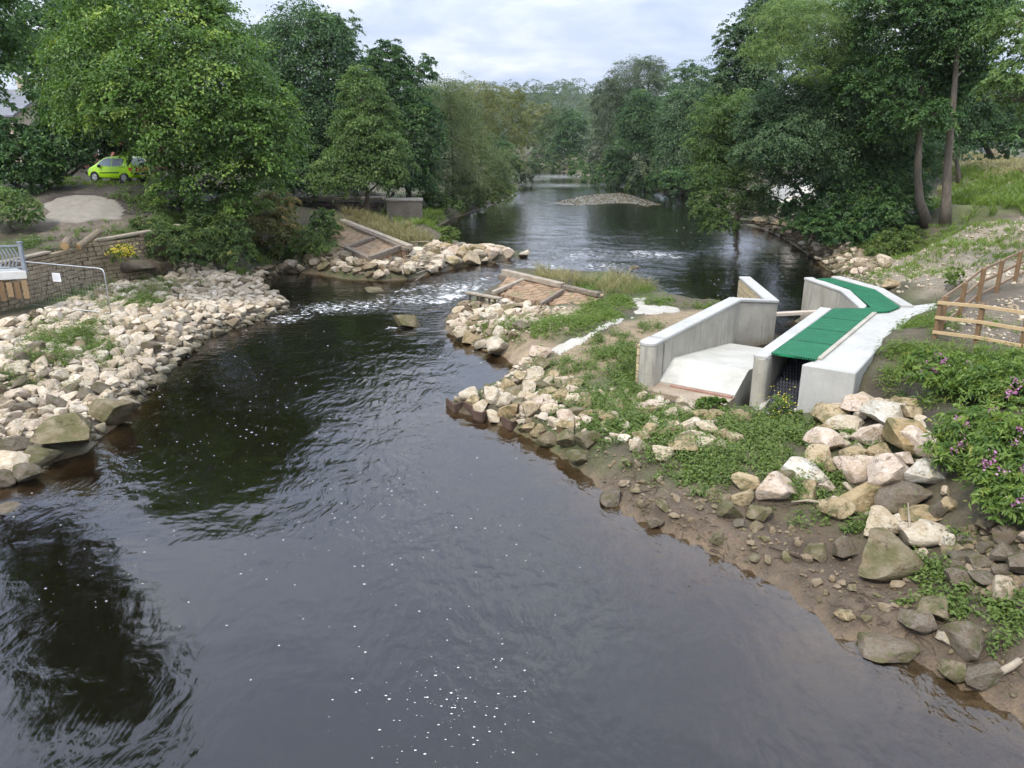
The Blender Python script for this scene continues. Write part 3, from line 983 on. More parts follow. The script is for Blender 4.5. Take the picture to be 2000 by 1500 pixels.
def block_wall(mb, a, b, z0, zt_a, zt_b, rr, course=.2, lw=(.28, .55), depth=.3):
    a, b = np.array(a), np.array(b)
    L = np.linalg.norm(b - a)
    d = (b - a) / L
    nrm = np.array((d[1], -d[0]))
    z = z0
    while z < max(zt_a, zt_b):
        s = -rr.uniform(0, .3)
        ch = course * rr.uniform(.85, 1.15)
        while s < L:
            w_ = rr.uniform(*lw)
            m = s + w_ / 2
            s_next = s + w_
            zt = zt_a + (zt_b - zt_a) * m / L
            if z + ch * .6 < zt and m < L:
                c = a + d * m + nrm * (rr.uniform(-.03, .03))
                hx, hz_, dp = w_ / 2 - .012, ch / 2 - .01, depth / 2
                vs = []
                for sx in (-1, 1):
                    for sy in (-1, 1):
                        for sz in (-1, 1):
                            j = .02
                            q = c + d * (sx * hx + rr.uniform(-j, j)) + nrm * (sy * dp * (1 if sy < 0 else 1) + rr.uniform(-j, j))
                            vs.append((q[0], q[1], z + ch / 2 + sz * hz_ + rr.uniform(-j, j) * .6))
                mb.add(vs, [(0, 1, 3, 2), (4, 6, 7, 5), (0, 4, 5, 1), (2, 3, 7, 6), (0, 2, 6, 4), (1, 5, 7, 3)])
            s = s_next
        z += ch


rr = random.Random(3)
sw_ = empty('stone_wall', (*WALL_M, 1.0), 'old coursed stone retaining wall on the left bank behind the wire fence panel', 'wall')
mb = MB()
block_wall(mb, (-22.6, 26.5), WALL_A, .6, 3.0, 3.02, rr)
block_wall(mb, WALL_A, WALL_M, .6, 3.02, 3.1, rr)
block_wall(mb, WALL_M, WALL_B, .7, 3.1, 3.35, rr)
block_wall(mb, WALL_B, (-18.1, 42.6), 1.2, 3.35, 3.45, rr)
mb.build('wall', M_STONEW, sw_, bevel=.018)
mc = MB()
for a, b, t1, t2 in (((-22.6, 26.5), WALL_A, 2.75, 2.8), (WALL_A, WALL_M, 2.8, 2.9), (WALL_M, WALL_B, 2.9, 3.1), (WALL_B, (-18.1, 42.6), 3.1, 3.2)):
    mc.add(*(lambda w_: (w_.v, w_.f))(wall_line([np.array(a) + (-.03, 0), np.array(b) + (-.03, 0)], .22, .2, [t1, t2])))
mc.build('core', M_MORTAR, sw_)
mk = MB()
for a, b, za, zb in ((np.array((-20.4, 38.2)), WALL_B, 3.2, 3.36), (WALL_B, np.array((-18.1, 42.6)), 3.36, 3.46)):
    mk.beam((a[0], a[1], za + .07), (b[0], b[1], zb + .07), .42, .12)
mk.beam((-21.65, 31.0, 3.1), (-21.1, 35.3, 3.14), .4, .1)
mk.build('coping', simple('coping_stone', (.2, .16, .11), (.4, .34, .26), 3, .9, .5, .03), sw_, bevel=.02)

# cut logs on the wall
M_BARK = simple('log_bark', (.12, .09, .06), (.3, .24, .17), 4, .9, .6, .02, stretch=(4, 4, 1))
M_CUT = simple('cut_wood', (.42, .24, .1), (.6, .42, .22), 6, .8, .2)


def log_(p, q, r, label, seed):
    t = empty('cut_log', p, label, 'log')
    p, q = Vector(p), Vector(q)
    MB().tube([p, p.lerp(q, .35), p.lerp(q, .7), q], [r, r * .97, r * 1.03, r * .94], 10).build('bark', M_BARK, t, smooth=False)
    d = (q - p).normalized()
    mb = MB()
    mb.tube([p - d * .015, p - d * .003], [r * .9, r * .92], 10)
    mb.tube([q + d * .003, q + d * .015], [r * .84, r * .82], 10)
    mb.build('cut_end', M_CUT, t)


log_((-20.75, 36.1, 3.3), (-21.0, 36.9, 3.45), .2, 'short stubby cut log with an orange end face on the stone wall', 1)
log_((-20.55, 36.9, 3.15), (-20.2, 38.3, 3.7), .16, 'longer cut log lying aslant on top of the stone wall', 2)

# grey lattice balustrade on a deck at the left edge
M_GREY = simple('grey_paint', (.2, .22, .25), (.28, .3, .33), 3, .55, .1, .005)
M_SLAT = simple('pale_slat', (.5, .53, .57), (.62, .65, .68), 3, .5, .05, .005)
M_DECK = simple('deck_fascia', (.55, .54, .5), (.7, .69, .65), 2, .7, .1)
KA = AT(47, 520, 31.2)
KA[2] = 3.05
KB = np.array((-24.3, 29.4, 3.05))
lt = empty('lattice_balustrade', KA, 'grey balustrade with chevron lattice infill on the deck at the left edge', 'balustrade')
d = (KB - KA)
Lk = np.linalg.norm(d)
d /= Lk
nposts = 3
for i in range(nposts):
    q = KA + d * (i * 1.45)
    MB().box((q[0], q[1], q[2] + .45), (.13, .13, 1.22)).box((q[0], q[1], q[2] + 1.08), (.17, .17, .05)).build('post', M_GREY, lt)
MB().beam(KA + (0, 0, .95), KA + d * 2.9 + (0, 0, .95), .08, .07).build('top_rail', M_GREY, lt)
MB().beam(KA + (0, 0, .08), KA + d * 2.9 + (0, 0, .08), .08, .07).build('bottom_rail', M_GREY, lt)
for bay in range(2):
    for half in range(2):
        sl = MB()
        x0 = bay * 1.45 + .08 + half * .66
        for lev in range(2):
            for k in range(5):
                sgn = 1 if (half + lev) % 2 else -1
                xx = x0 + .06 + k * .13
                za = .14 + lev * .4
                p_, q_ = KA + d * (xx if sgn > 0 else xx + .14) + (0, 0, za), KA + d * (xx + .14 if sgn > 0 else xx) + (0, 0, za + .38)
                sl.beam(p_, q_, .03, .05)
        sl.build('lattice_slat', M_SLAT if (bay + half) % 2 else M_GREY, lt)
dk = MB()
e_ = np.array((-.75, .66, 0))
dkp = [KA + (.1, -.1, 0), KA + d * 4 + (.1, -.1, 0), KA + d * 4 + (-1.5, 1.2, 0), KA + (-1.2, .9, 0)]
dk.prism([(q[0], q[1]) for q in dkp], 2.68, 3.0)
tag(dk.build('deck', M_DECK, bevel=.01), 'cream edged deck slab under the grey lattice balustrade', 'deck')
pl = empty('timber_shutter', (*(KA[:2] + d[:2] * .3), 1.5), 'rough brown vertical boards fixed on the stone wall under the deck', 'boards')
for k in range(4):
    q = KA + d * (.12 + k * .27) + (.05, -.05, 0)
    MB().box((q[0], q[1], 2.27 - .04 * (k % 2)), (.2, .06, 0.8 - .1 * (k % 3)), math.atan2(d[1], d[0])).build('board', M_POST if k % 2 else simple('light_board', (.24, .16, .085), (.36, .25, .14), 4, .8, .3, .01, stretch=(5, 5, 1)), pl)
MB().beam(KA + d * .0 + (.02, .02, -.65), KA + d * 1.1 + (.02, .02, -.65), .05, .1).build('batten', M_POST, pl)

# wire mesh fence panel with a notice
M_GALV = simple('galvanised', (.45, .46, .47), (.62, .63, .64), 6, .4, 0, metal=.6)
HA, HB = G(42, 602), G(218, 622)
HA, HB = HA + (0, 0, .1), HB + (0, 0, .1)
hp = empty('mesh_fence_panel', (HA + HB) / 2, 'galvanised temporary wire mesh fence panel standing on the white rocks', 'fence panel')
up = np.array((0, 0, 1.95))
d2 = (HB - HA)
L2 = np.linalg.norm(d2)
fr = MB()
cor = .18
e = d2 / L2
pth = [HA, HA + up - (0, 0, cor), HA + up + e * .05 - (0, 0, .05), HA + up + e * cor, HB + up - e * cor, HB + up - e * .05 - (0, 0, .05), HB + up - (0, 0, cor), HB]
fr.tube(pth, .024, 6)
fr.tube([HA + (0, 0, .12), HB + (0, 0, .12)], .02, 6)
fr.build('frame', M_GALV, hp, smooth=True)
wr = MB()
for k in range(1, 30):
    q = HA + d2 * k / 30
    wr.tube([q + (0, 0, .12), q + (0, 0, 1.93)], .0022, 3)
for k in range(1, 9):
    q = (0, 0, .12 + k * .2)
    wr.tube([HA + q, HB + q], .0022, 3)
wr.build('mesh_infill', M_GALV, hp)
sg = empty('notice', HA + d2 * .42 + (0, 0, 1.2), 'small white notice hung on the wire mesh fence panel', 'sign')
sc0 = HA + d2 * .48 + (.0, -.05, 1.42)
MB().box(sc0, (.44, .012, .36), math.atan2(d2[1], d2[0])).build('board', simple('white_sign', (.72, .73, .74), (.8, .8, .8), 3, .5, 0), sg)
sb = MB()
for k in range(5):
    sb.box(sc0 + (0.0, -.012, .11 - k * .052), (.34 - .06 * (k % 2), .004, .012), math.atan2(d2[1], d2[0]))
sb.build('lettering', simple('grey_print', (.45, .47, .5), (.5, .52, .55), 3, .6, 0), sg)

# ------------------------------------------------------------------ remains of the old weir
g = N('weir_setts')
uvn = g.n('TexCoord').outputs['UV']
b = g.n('TexBrick', {'offset': .5}, Vector=g.n('VectorMath', {'operation': 'ADD'}, i0=uvn, i1=(0, 0, 0)).outputs[0], Color1=(.33, .21, .125), Color2=(.22, .145, .085), Mortar=(.1, .07, .04), Scale=1.0, Mortar_Size=.025, Brick_Width=.62, Row_Height=.3, Mortar_Smooth=.4)
p = g.pos()
n_ = g.noise(p, 2.2, 6, .65)
n2_ = g.noise(p, 12, 4, .65)
col = g.mix(g.rng(n_, .4, .65), b.outputs['Color'], g.mix(.4, b.outputs['Color'], (.38, .31, .23)))
col = g.mix(g.rng(g.noise(p, 1.1, 5, .6), .56, .66, 0, .7), col, (.13, .14, .05))
h = g.math('SUBTRACT', g.math('ADD', g.math('MULTIPLY', n_, .6), g.math('MULTIPLY', n2_, .3)), b.outputs['Fac'])
M_SETT = g.surf(g.pbr(col, .9, g.bump(h, .9, .08), .2))
M_OLDW = simple('weathered_timber', (.1, .08, .06), (.27, .22, .17), 3, .9, .6, .03, stretch=(2, 2, 2))
M_PALEW = simple('bleached_timber', (.2, .165, .12), (.4, .34, .265), 3, .85, .5, .03)


def weir(crest_a, crest_b, toe_a, toe_b, label, seed, nsub=10):
    ca, cb, ta, tb = map(np.array, (crest_a, crest_b, toe_a, toe_b))
    t = empty('old_weir', (ca + tb) / 2, label, 'weir')
    n = nsub
    vs, uvs = [], []
    r_ = np.random.default_rng(seed)
    for i in range(n + 1):
        for k in range(n + 1):
            u, v = i / n, k / n
            q = (ca * (1 - u) + cb * u) * (1 - v) + (ta * (1 - u) + tb * u) * v
            q = q + (0, 0, .03 * r_.uniform(-1, 1) * 2.2)
            vs.append(q)
    fs = [(i * (n + 1) + k, i * (n + 1) + k + 1, (i + 1) * (n + 1) + k + 1, (i + 1) * (n + 1) + k) for i in range(n) for k in range(n)]
    # sides down into the bed
    rim = [i * (n + 1) for i in range(n + 1)] + [n * (n + 1) + k for k in range(1, n + 1)] + [i * (n + 1) + n for i in range(n - 1, -1, -1)] + [k for k in range(n - 1, 0, -1)]
    base = len(vs)
    vs += [(vs[i][0], vs[i][1], -.35) for i in rim]
    m = len(rim)
    fs += [(rim[i], rim[(i + 1) % m], base + (i + 1) % m, base + i) for i in range(m)]
    mb = MB().add(vs, fs)
    o = mb.build('paved_face', M_SETT, t)
    ex = Vector(cb - ca).normalized()
    ey = Vector(ta - ca).normalized()
    uv_planar(o, ex, ey)
    return t


wl = weir(P(668, 432, 1.55), P(797, 484, 1.25), P(600, 452, 1.15), P(720, 503, .85), 'left fragment of the old weir, a paved slope edged with dark timbers by tall grass', 4)
ca, cb = P(668, 432, 1.62), P(800, 484, 1.3)
MB().beam(ca + (0, .25, 0), cb + (0, .25, 0), .45, .3).build('crest_beam', M_PALEW, wl, bevel=.03)
MB().beam(ca + (0, -.35, -.03), cb + (-.2, -.35, -.05), .22, .24).build('crest_beam', M_OLDW, wl, bevel=.03)
MB().beam(P(722, 505, .98), P(785, 482, 1.3), .3, .34).build('end_beam', M_OLDW, wl, bevel=.03)
MB().beam(P(676, 486, 1.05), P(722, 507, .9), .34, .34).build('toe_beam', M_OLDW, wl, bevel=.03)
MB().beam(P(677, 483, 1.12), P(731, 464, 1.4), .2, .2).build('cross_beam', M_OLDW, wl, bevel=.03)
for px, py in ((783, 490), (795, 500), (812, 492)):
    q = P(px, py, .6)
    MB().beam(q + (0, 0, -.6), q + (.05, .05, .55), .2, .2, (0, 1, 0)).build('prop', M_OLDW, wl)
mb = MB()
rb = random.Random(9)

wr_ = weir(P(995, 536, 1.2), P(1180, 574, 1.0), P(962, 571, .75), P(1135, 606, .7), 'right fragment of the old weir, red brown setts behind a broken timber crest', 5)
ca, cb = P(983, 531, 1.3), P(1170, 574, 1.12)
cm_ = ca * .35 + cb * .65
MB().beam(ca + (0, .1, 0), cm_ + (0, .12, -.02), .34, .26).build('crest_beam', M_PALEW, wr_, bevel=.03)
MB().beam(cm_ + (.05, 0, -.06), cb + (0, .1, -.06), .3, .22).build('crest_beam', M_OLDW, wr_, bevel=.03)
MB().beam(P(976, 540, 1.05), P(1024, 552, 1.0), .3, .3).build('broken_beam', M_OLDW, wr_, bevel=.03)
MB().beam(P(1024, 546, 1.12), P(963, 572, .86), .22, .2).build('edge_beam', M_PALEW, wr_, bevel=.03)
MB().beam(P(1056, 594, .82), P(1100, 567, 1.08), .16, .16).build('cross_beam', M_OLDW, wr_, bevel=.02)
for px, py in ((983, 548), (994, 552), (1004, 556)):
    q = P(px, py, .5)
    MB().beam(q + (0, 0, -.7), q + (0, 0, .45), .16, .16, (0, 1, 0)).build('stake', M_OLDW, wr_)

tr_ = empty('timber_staging', P(940, 585, .3), 'row of dark timber stakes carrying a ragged plank at the left edge of the spit', 'stakes')
MB().beam(P(912, 571, .95), P(978, 583, .95), .3, .07).build('plank', M_PALEW, tr_)
MB().beam(P(916, 573, .85), P(975, 584, .85), .12, .12).build('beam', M_OLDW, tr_)
for k, (px, py) in enumerate(((917, 574), (932, 577), (938, 578.5), (943, 579.5), (955, 581.5), (966, 583))):
    q = P(px, py, .85)
    MB().beam((q[0], q[1], -.5), (q[0] + .02, q[1], .84), .11, .11, (0, 1, 0)).build('stake', M_OLDW, tr_)

# abutment block and low wall behind
M_ABUT = simple('abutment_concrete', (.16, .125, .095), (.32, .27, .21), 1.4, .92, .5, .04)
ab0, ab1 = P(757, 447, .5), P(824, 452, .4)
ab = empty('abutment', (ab0 + ab1) / 2, 'weathered grey concrete abutment block standing at the water beside the left weir', 'abutment')
c = (ab0 + ab1) / 2 + (-.1, 1.3, 0)
MB().box((c[0], c[1], 1.0), (3.0, 2.4, 3.6), .12).build('block', M_ABUT, ab, bevel=.05)
MB().box((c[0], c[1], 2.86), (3.16, 2.56, .14), .12).build('cap', simple('abut_cap', (.2, .17, .13), (.38, .33, .27), 2, .9, .4), ab, bevel=.04)
MB().box((c[0] + 1.6, c[1] - 1.5, .22), (2.4, 1.4, .5), .4).build('footing', M_ABUT, ab, bevel=.05)
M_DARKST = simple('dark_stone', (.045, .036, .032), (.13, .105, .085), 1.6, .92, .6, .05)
lw = empty('stone_wall', AT(660, 430, 71), 'low dark damp stone wall in the shade of the trees behind the left weir', 'wall')
a, b = AT(566, 420, 72), AT(752, 415, 71)
mb = MB()
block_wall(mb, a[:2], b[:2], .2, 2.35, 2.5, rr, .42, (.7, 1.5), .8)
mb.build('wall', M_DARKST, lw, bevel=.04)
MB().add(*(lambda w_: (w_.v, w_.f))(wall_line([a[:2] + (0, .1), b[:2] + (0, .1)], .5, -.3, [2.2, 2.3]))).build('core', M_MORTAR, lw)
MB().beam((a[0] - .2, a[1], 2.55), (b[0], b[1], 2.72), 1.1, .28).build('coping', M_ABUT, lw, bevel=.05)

# rusty sheet piling along the toe of the spit
M_RUST = simple('rusty_steel', (.05, .03, .022), (.13, .085, .06), 5, .85, .4, .02)
sp = [(872, 781), (888, 795), (905, 790), (922, 800), (926, 808), (942, 812), (958, 806), (975, 812), (985, 822), (998, 830), (1012, 824), (1030, 832), (1040, 842), (1058, 850), (1072, 843)]
pts = [P(a, b, .18) for a, b in sp]
mb = MB()
for i in range(len(pts) - 1):
    z = .26 + .02 * (i % 3)
    mb.beam((pts[i][0], pts[i][1], -.25), (pts[i + 1][0], pts[i + 1][1], -.25), .05, 2 * (z + .25))
tag(mb.build('sheet_piling', M_RUST, bevel=.006), 'scalloped line of rusty sheet piling along the water at the tip of the near spit', 'piling')
# ------------------------------------------------------------------ rocks
def ico(sub):
    bm = bmesh.new()
    bmesh.ops.create_icosphere(bm, subdivisions=sub, radius=1)
    v = np.array([q.co[:] for q in bm.verts])
    f = np.array([[q.index for q in p.verts] for p in bm.faces])
    bm.free()
    return v, f


ICO = {k: ico(k) for k in (2, 3, 4, 5)}


def noise3(v, s, seed):
    r = np.random.default_rng(seed)
    o = np.zeros(len(v))
    for _ in range(6):
        k = r.normal(size=3) * s
        o += np.sin(v @ k + r.uniform(0, 6.28))
    return o / 6


def rock_shape(sub, seed, blocky=0.7):
    v, f = ICO[sub]
    v = v.copy()
    r = np.random.default_rng(seed)
    v *= np.array((1, r.uniform(.75, 1.0), r.uniform(.62, .85)))
    for k in range(11):
        n = r.normal(size=3)
        n /= np.linalg.norm(n)
        d = r.uniform(.42, .74) * (0.95 if abs(n[2]) < .5 else .82)
        s = v @ n - d
        v = v - np.outer(np.where(s > 0, s * (.97), 0), n)
    if sub >= 3:
        nrm = v / (np.linalg.norm(v, axis=1)[:, None] + 1e-6)
        v = v + nrm * (.045 * noise3(v, 3, seed + 1) + .022 * noise3(v, 8, seed + 2) + (.016 * noise3(v, 18, seed + 3) if sub >= 4 else 0))[:, None]
    # normalise to half-width 1
    ext = (v.max(0) - v.min(0)) / 2
    v = (v - (v.max(0) + v.min(0)) / 2) / ext[0]
    return v, f


PALE = [(.54, .46, .34), (.60, .53, .42), (.50, .41, .27), (.58, .50, .42), (.56, .46, .38), (.62, .56, .46), (.46, .40, .30)]
M_PALE = rock_mat('pale_limestone', PALE, .0)
M_PALEB = rock_mat('pale_bank_stone', [(.55, .48, .38), (.64, .58, .48), (.46, .39, .29), (.62, .54, .46), (.52, .45, .36), (.66, .61, .52)], .05, .12)
M_OCHRE = rock_mat('ochre_stone', [(.38, .29, .16), (.45, .37, .24), (.36, .28, .17)], .45)
M_GREYW = rock_mat('white_grey_stone', [(.62, .58, .52), (.56, .54, .48)], 0)
M_PINK = rock_mat('pinkish_stone', [(.58, .49, .41), (.62, .53, .45)], 0)
M_MOSSY = rock_mat('mossy_dark_stone', [(.20, .165, .11), (.26, .22, .15), (.17, .15, .10)], .75)
M_GREYD = rock_mat('dark_grey_stone', [(.15, .13, .10), (.21, .18, .145), (.175, .145, .11)], .25)
M_STUFFR = rock_mat('bank_rubble', [(.55, .48, .38), (.64, .58, .48), (.46, .39, .29), (.62, .54, .46), (.36, .31, .23), (.64, .59, .5)], 0, .1, shared=False)
M_STUFFD = rock_mat('brown_rubble', [(.2, .16, .11), (.28, .23, .16), (.24, .19, .13), (.3, .25, .19)], .2, .05, shared=False)

BIGV = [rock_shape(4, 100 + i) for i in range(14)]
MIDV = [rock_shape(3, 200 + i) for i in range(14)]
MESHC = {}


def rock_mesh(kind, i, m):
    key = (kind, i, m.name)
    if key not in MESHC:
        v, f = (BIGV if kind == 'big' else MIDV)[i]
        MESHC[key] = np_mesh('rock', v, f, m, smooth=False)
        if kind == 'big':
            MESHC[key].polygons.foreach_set('use_smooth', [True] * len(f))
            try:
                MESHC[key].set_sharp_from_angle(angle=R(28))
            except Exception:
                pass
    return MESHC[key]


OCC = []          # x, y, r of the rocks placed
ROCKN = 0


def boulder(px, py, wpx, hpx, m, label, name='boulder', group=None, lift=0.0, kind='big', shape=None, cat='boulder', depth=0.8):
    """px,py: centre of the boulder in the photo; it stands on the ground seen just below that"""
    global ROCKN
    b = G(px, py + hpx * .22)
    k = mpp(b[1], b[2])
    w = wpx * k / 2 * 1.16
    r = random.Random(int(px * 7 + py * 13))
    i = shape if shape is not None else r.randrange(14)
    me = rock_mesh(kind, i, m)
    v = (BIGV if kind == 'big' else MIDV)[i][0]
    ez = (v[:, 2].max() - v[:, 2].min()) / 2
    hh = hpx * k / 2 * 1.02
    o = bpy.data.objects.new(name, me)
    COL.objects.link(o)
    sz = hh / ez
    o.scale = (w, w * depth / .85, sz)
    o.rotation_euler = (r.uniform(-.12, .12), r.uniform(-.12, .12), r.choice([0, PI]) + r.uniform(-.3, .3))
    o.location = (b[0], b[1], b[2] + hh * .62 + lift)
    WORLD[o.name] = tuple(o.location)
    OCC.append((b[0], b[1], w * .9))
    ROCKN += 1
    return tag(o, label, cat, group)


B = boulder
B(1620, 812, 60, 46, M_OCHRE, 'ochre brown boulder tucked against the foot of the concrete pier')
B(1668, 798, 54, 42, M_PINK, 'pinkish block of stone at the right foot of the concrete pier, topmost of the heap', lift=.1)
B(1720, 813, 66, 44, M_GREYW, 'smooth white grey boulder with a dark underside, just below the bare soil slope', lift=.1)
B(1654, 833, 66, 30, M_PALE, 'low cream boulder lying below the pinkish block by the pier')
B(1698, 850, 72, 44, M_PALE, 'cream wedge shaped boulder below the smooth white grey boulder')
B(1608, 868, 64, 54, M_PINK, 'peach coloured upright boulder at the left end of the upper heap beside the weeds')
B(1770, 858, 74, 68, M_OCHRE, 'long ochre mossy boulder leaning up the bank beside the pink flowered plants')
B(1802, 868, 72, 58, M_PINK, 'large bright pinkish white boulder partly hidden by the pink flowered plants')
B(1710, 886, 42, 40, M_OCHRE, 'small cube shaped ochre boulder in the middle of the upper heap')
B(1661, 886, 52, 26, M_OCHRE, 'low flat ochre boulder half sunk in weeds beside the cube shaped one')
B(1659, 922, 58, 50, M_PALE, 'round cream boulder with weeds at its foot, left of the big pinkish slab')
B(1694, 909, 42, 32, M_PALE, 'small cream boulder wedged behind the round cream one')
B(1762, 902, 42, 36, M_PINK, 'small pinkish grey boulder behind the big pinkish slab')
B(1742, 938, 90, 58, M_PINK, 'big pinkish white slab of rock in the centre of the boulder heap', lift=.12)
B(1806, 938, 72, 58, M_GREYW, 'white boulder overhung by the pink flowered plants, right of the big pinkish slab', lift=.1)
B(1674, 969, 76, 54, M_OCHRE, 'orange brown squared block of stone below the round cream boulder', shape=3)
B(1757, 979, 90, 44, M_GREYD, 'long grey slab with layered edges lying below the big pinkish slab', lift=.1)
B(1632, 1000, 58, 52, M_OCHRE, 'rugged pitted ochre boulder with dark moss at the edge of the mud')
B(1716, 1024, 66, 48, M_PALE, 'cream boulder with a flaked round scar, beside a clump of weeds')
B(1790, 1010, 80, 36, M_OCHRE, 'brownish cream boulder just behind the squared white block')
B(1790, 1040, 80, 50, M_PALE, 'squared cream white block standing behind the big mossy boulder')
B(1722, 1090, 108, 74, M_MOSSY, 'big dark mossy boulder leaning at the edge of the near mud shore')
B(1517, 959, 80, 64, M_PALE, 'big solitary pale cream boulder between the weeds and the mud shore')
B(1571, 923, 80, 42, M_GREYW, 'flat topped white boulder sunk in the weeds behind the solitary cream boulder')
B(1457, 943, 52, 30, M_OCHRE, 'ochre mossy boulder just left of the solitary cream boulder')
B(1449, 970, 38, 28, M_OCHRE, 'small ochre stone below the mossy one, left of the solitary cream boulder')
B(1532, 935, 60, 34, M_MOSSY, 'dark mossy stone showing behind the solitary cream boulder')
B(142, 852, 92, 72, M_MOSSY, 'huge dark mossy boulder standing in the water edge of the left bank', depth=.7, shape=9, lift=.1)
B(216, 809, 92, 58, M_MOSSY, 'large sloping grey green boulder reaching into the river behind the huge mossy one', depth=.6)
B(22, 872, 92, 40, M_GREYD, 'flat grey boulder at the left picture edge beside the huge mossy boulder')
B(70, 895, 60, 36, M_MOSSY, 'brown boulder in front of the flat grey one at the left water edge')
B(24, 905, 58, 36, M_PALE, 'pale ochre boulder among dark ones at the left picture edge')
B(50, 930, 58, 40, M_GREYD, 'grey pointed boulder at the water, lowest on the left bank')
B(0, 940, 46, 34, M_GREYD, 'dark boulder cut by the left picture edge at the water')
B(14, 990, 40, 12, M_GREYD, 'low rock breaking the water at the left edge of the picture', lift=-.05)
B(792, 629, 52, 30, M_MOSSY, 'lone dark rounded rock in the rapids in mid river', lift=-.08, shape=7)
B(1071, 865, 42, 36, M_MOSSY, 'dark mossy boulder at the water, leftmost of a cluster below the sheet piling')
B(1104, 860, 38, 38, M_MOSSY, 'upright mossy stone between two wider ones below the sheet piling')
B(1148, 862, 48, 38, M_MOSSY, 'wide mossy boulder, rightmost of the cluster below the sheet piling')
B(1131, 896, 46, 34, M_MOSSY, 'round mossy boulder at the water in front of the cluster below the sheet piling')
B(1191, 972, 36, 28, M_GREYD, 'squared dark stone standing alone in the shallow edge of the river')
B(1278, 1023, 32, 24, M_GREYD, 'small dark stone alone in the water off the mud shore')
B(918, 772, 34, 26, M_PALE, 'bright white stone at the very tip of the near spit above the sheet piling')
B(962, 775, 30, 34, M_PALE, 'tall cream stone standing at the back of the spit tip')
B(985, 785, 30, 28, M_PALE, 'cream stone leaning in the middle of the spit tip')
B(993, 802, 34, 32, M_OCHRE, 'cream and moss patched stone just above the sheet piling')
B(1036, 803, 32, 38, M_PALE, 'upright cream boulder on the spit above the bend in the sheet piling')
B(1074, 804, 32, 30, M_PALE, 'pointed cream stone at the edge of the weeds on the near spit')
B(976, 677, 50, 28, M_PALEB, 'flat brownish stone slab tilted at the inner corner of the spit')
B(1054, 690, 42, 26, M_PALE, 'pale squared stone at the lower end of the cement path')
B(1330, 870, 60, 26, M_OCHRE, 'low ochre stone half buried in the weeds in the middle of the near bank')
B(1340, 832, 44, 30, M_PALE, 'pale boulder in the weeds below the ramp between the concrete walls')
B(1380, 838, 36, 26, M_PALE, 'cream stone resting beside the pale boulder below the ramp')
B(1150, 788, 46, 18, M_OCHRE, 'long low mossy stone in the weeds of the near spit')
B(1294, 885, 44, 20, M_PALE, 'flat pale rock in the weeds nearest the mud shore')
B(1255, 855, 34, 26, M_OCHRE, 'yellowish stone ringed by weeds left of the mud shore')
B(1730, 1256, 104, 36, M_GREYD, 'long flat dark rock on the waterline of the near mud shore', lift=-.08)
B(1790, 1212, 58, 42, M_GREYD, 'grey flat topped stone sunk in the mud near the plants')
B(1818, 1190, 56, 36, M_MOSSY, 'dark slab of stone in the mud behind the grey flat topped stone')
B(1886, 1252, 62, 66, M_GREYD, 'large smooth grey stone sunk upright in the mud at the right')
B(1860, 1310, 46, 44, M_MOSSY, 'dark rounded stone at the waterline beside the driftwood')
B(1912, 1312, 62, 40, M_GREYD, 'grey oblong stone lying on the mud just behind the driftwood branch')
B(1842, 1244, 24, 26, M_PALE, 'small whitish stone on the mud left of the large smooth grey stone')
B(1882, 1084, 54, 20, M_GREYD, 'flat grey stone in the drain of dark rocks under the flowering plants')
B(1962, 1084, 62, 40, M_GREYD, 'large grey stone at the back of the dark rocks by the right edge')
B(1990, 1104, 52, 44, M_GREYD, 'dark grey stone cut by the right picture edge')
B(1952, 1118, 36, 30, M_GREYD, 'rounded grey stone in front of the large grey one by the right edge')
B(1924, 1132, 50, 26, M_GREYD, 'low broad grey stone among weeds at the right')
B(1852, 990, 40, 36, M_OCHRE, 'brown and cream stone under the flowering plants')
B(1830, 1000, 34, 40, M_GREYD, 'dark stone in the shade under the flowering plants')
B(1864, 1108, 30, 24, M_GREYD, 'small grey stone beside a tuft of weeds right of the mossy boulder')
B(1480, 1005, 44, 36, M_MOSSY, 'squat mossy stone on the mud right below the solitary cream boulder')
B(1425, 1000, 46, 34, M_MOSSY, 'brown mossy stone at the left of the mud strip')
B(1590, 1078, 34, 30, M_MOSSY, 'small mossy stone on the mud left of the leaning mossy boulder')
B(1640, 1075, 36, 54, M_GREYD, 'upright grey stone leaning on the left of the big mossy boulder')
B(1650, 1206, 34, 22, M_OCHRE, 'small brownish stone alone on the mud at the waterline')
B(268, 524, 66, 30, M_GREYD, 'brown rounded stone mound at the top of the white rock bank', depth=.9)
B(312, 520, 44, 36, M_GREYD, 'brown upright stone beside the rounded mound at the top of the white rock bank')
B(1737, 556, 32, 18, M_OCHRE, 'ochre stone at the foot of the gravel slope just above the green walkway')
B(1225, 546, 16, 10, M_MOSSY, 'dark rock at the upstream edge of the spit in the fast water')
B(1238, 522, 18, 8, M_GREYD, 'small dark rock showing above the fast water upstream of the spit', lift=-.03)
B(730, 566, 30, 8, M_MOSSY, 'mossy green rock just awash in the rapids', lift=-.03)


GREEN = [(130, 665, 58, 22), (195, 688, 36, 14), (60, 698, 44, 10), (110, 702, 40, 10), (280, 590, 26, 14), (250, 572, 22, 10), (300, 600, 18, 12), (20, 738, 26, 10), (60, 755, 20, 8)]
GREENW = []


def in_green(x, y):
    if not GREENW:
        for px, py, rx, ry in GREEN:
            c, e1, e2 = G(px, py), G(px + rx, py), G(px, py + ry)
            GREENW.append((c[0], c[1], abs(e1[0] - c[0]), abs(e2[1] - c[1])))
    return any(((x - a) / b) ** 2 + ((y - c) / d) ** 2 < .8 for a, c, b, d in GREENW)


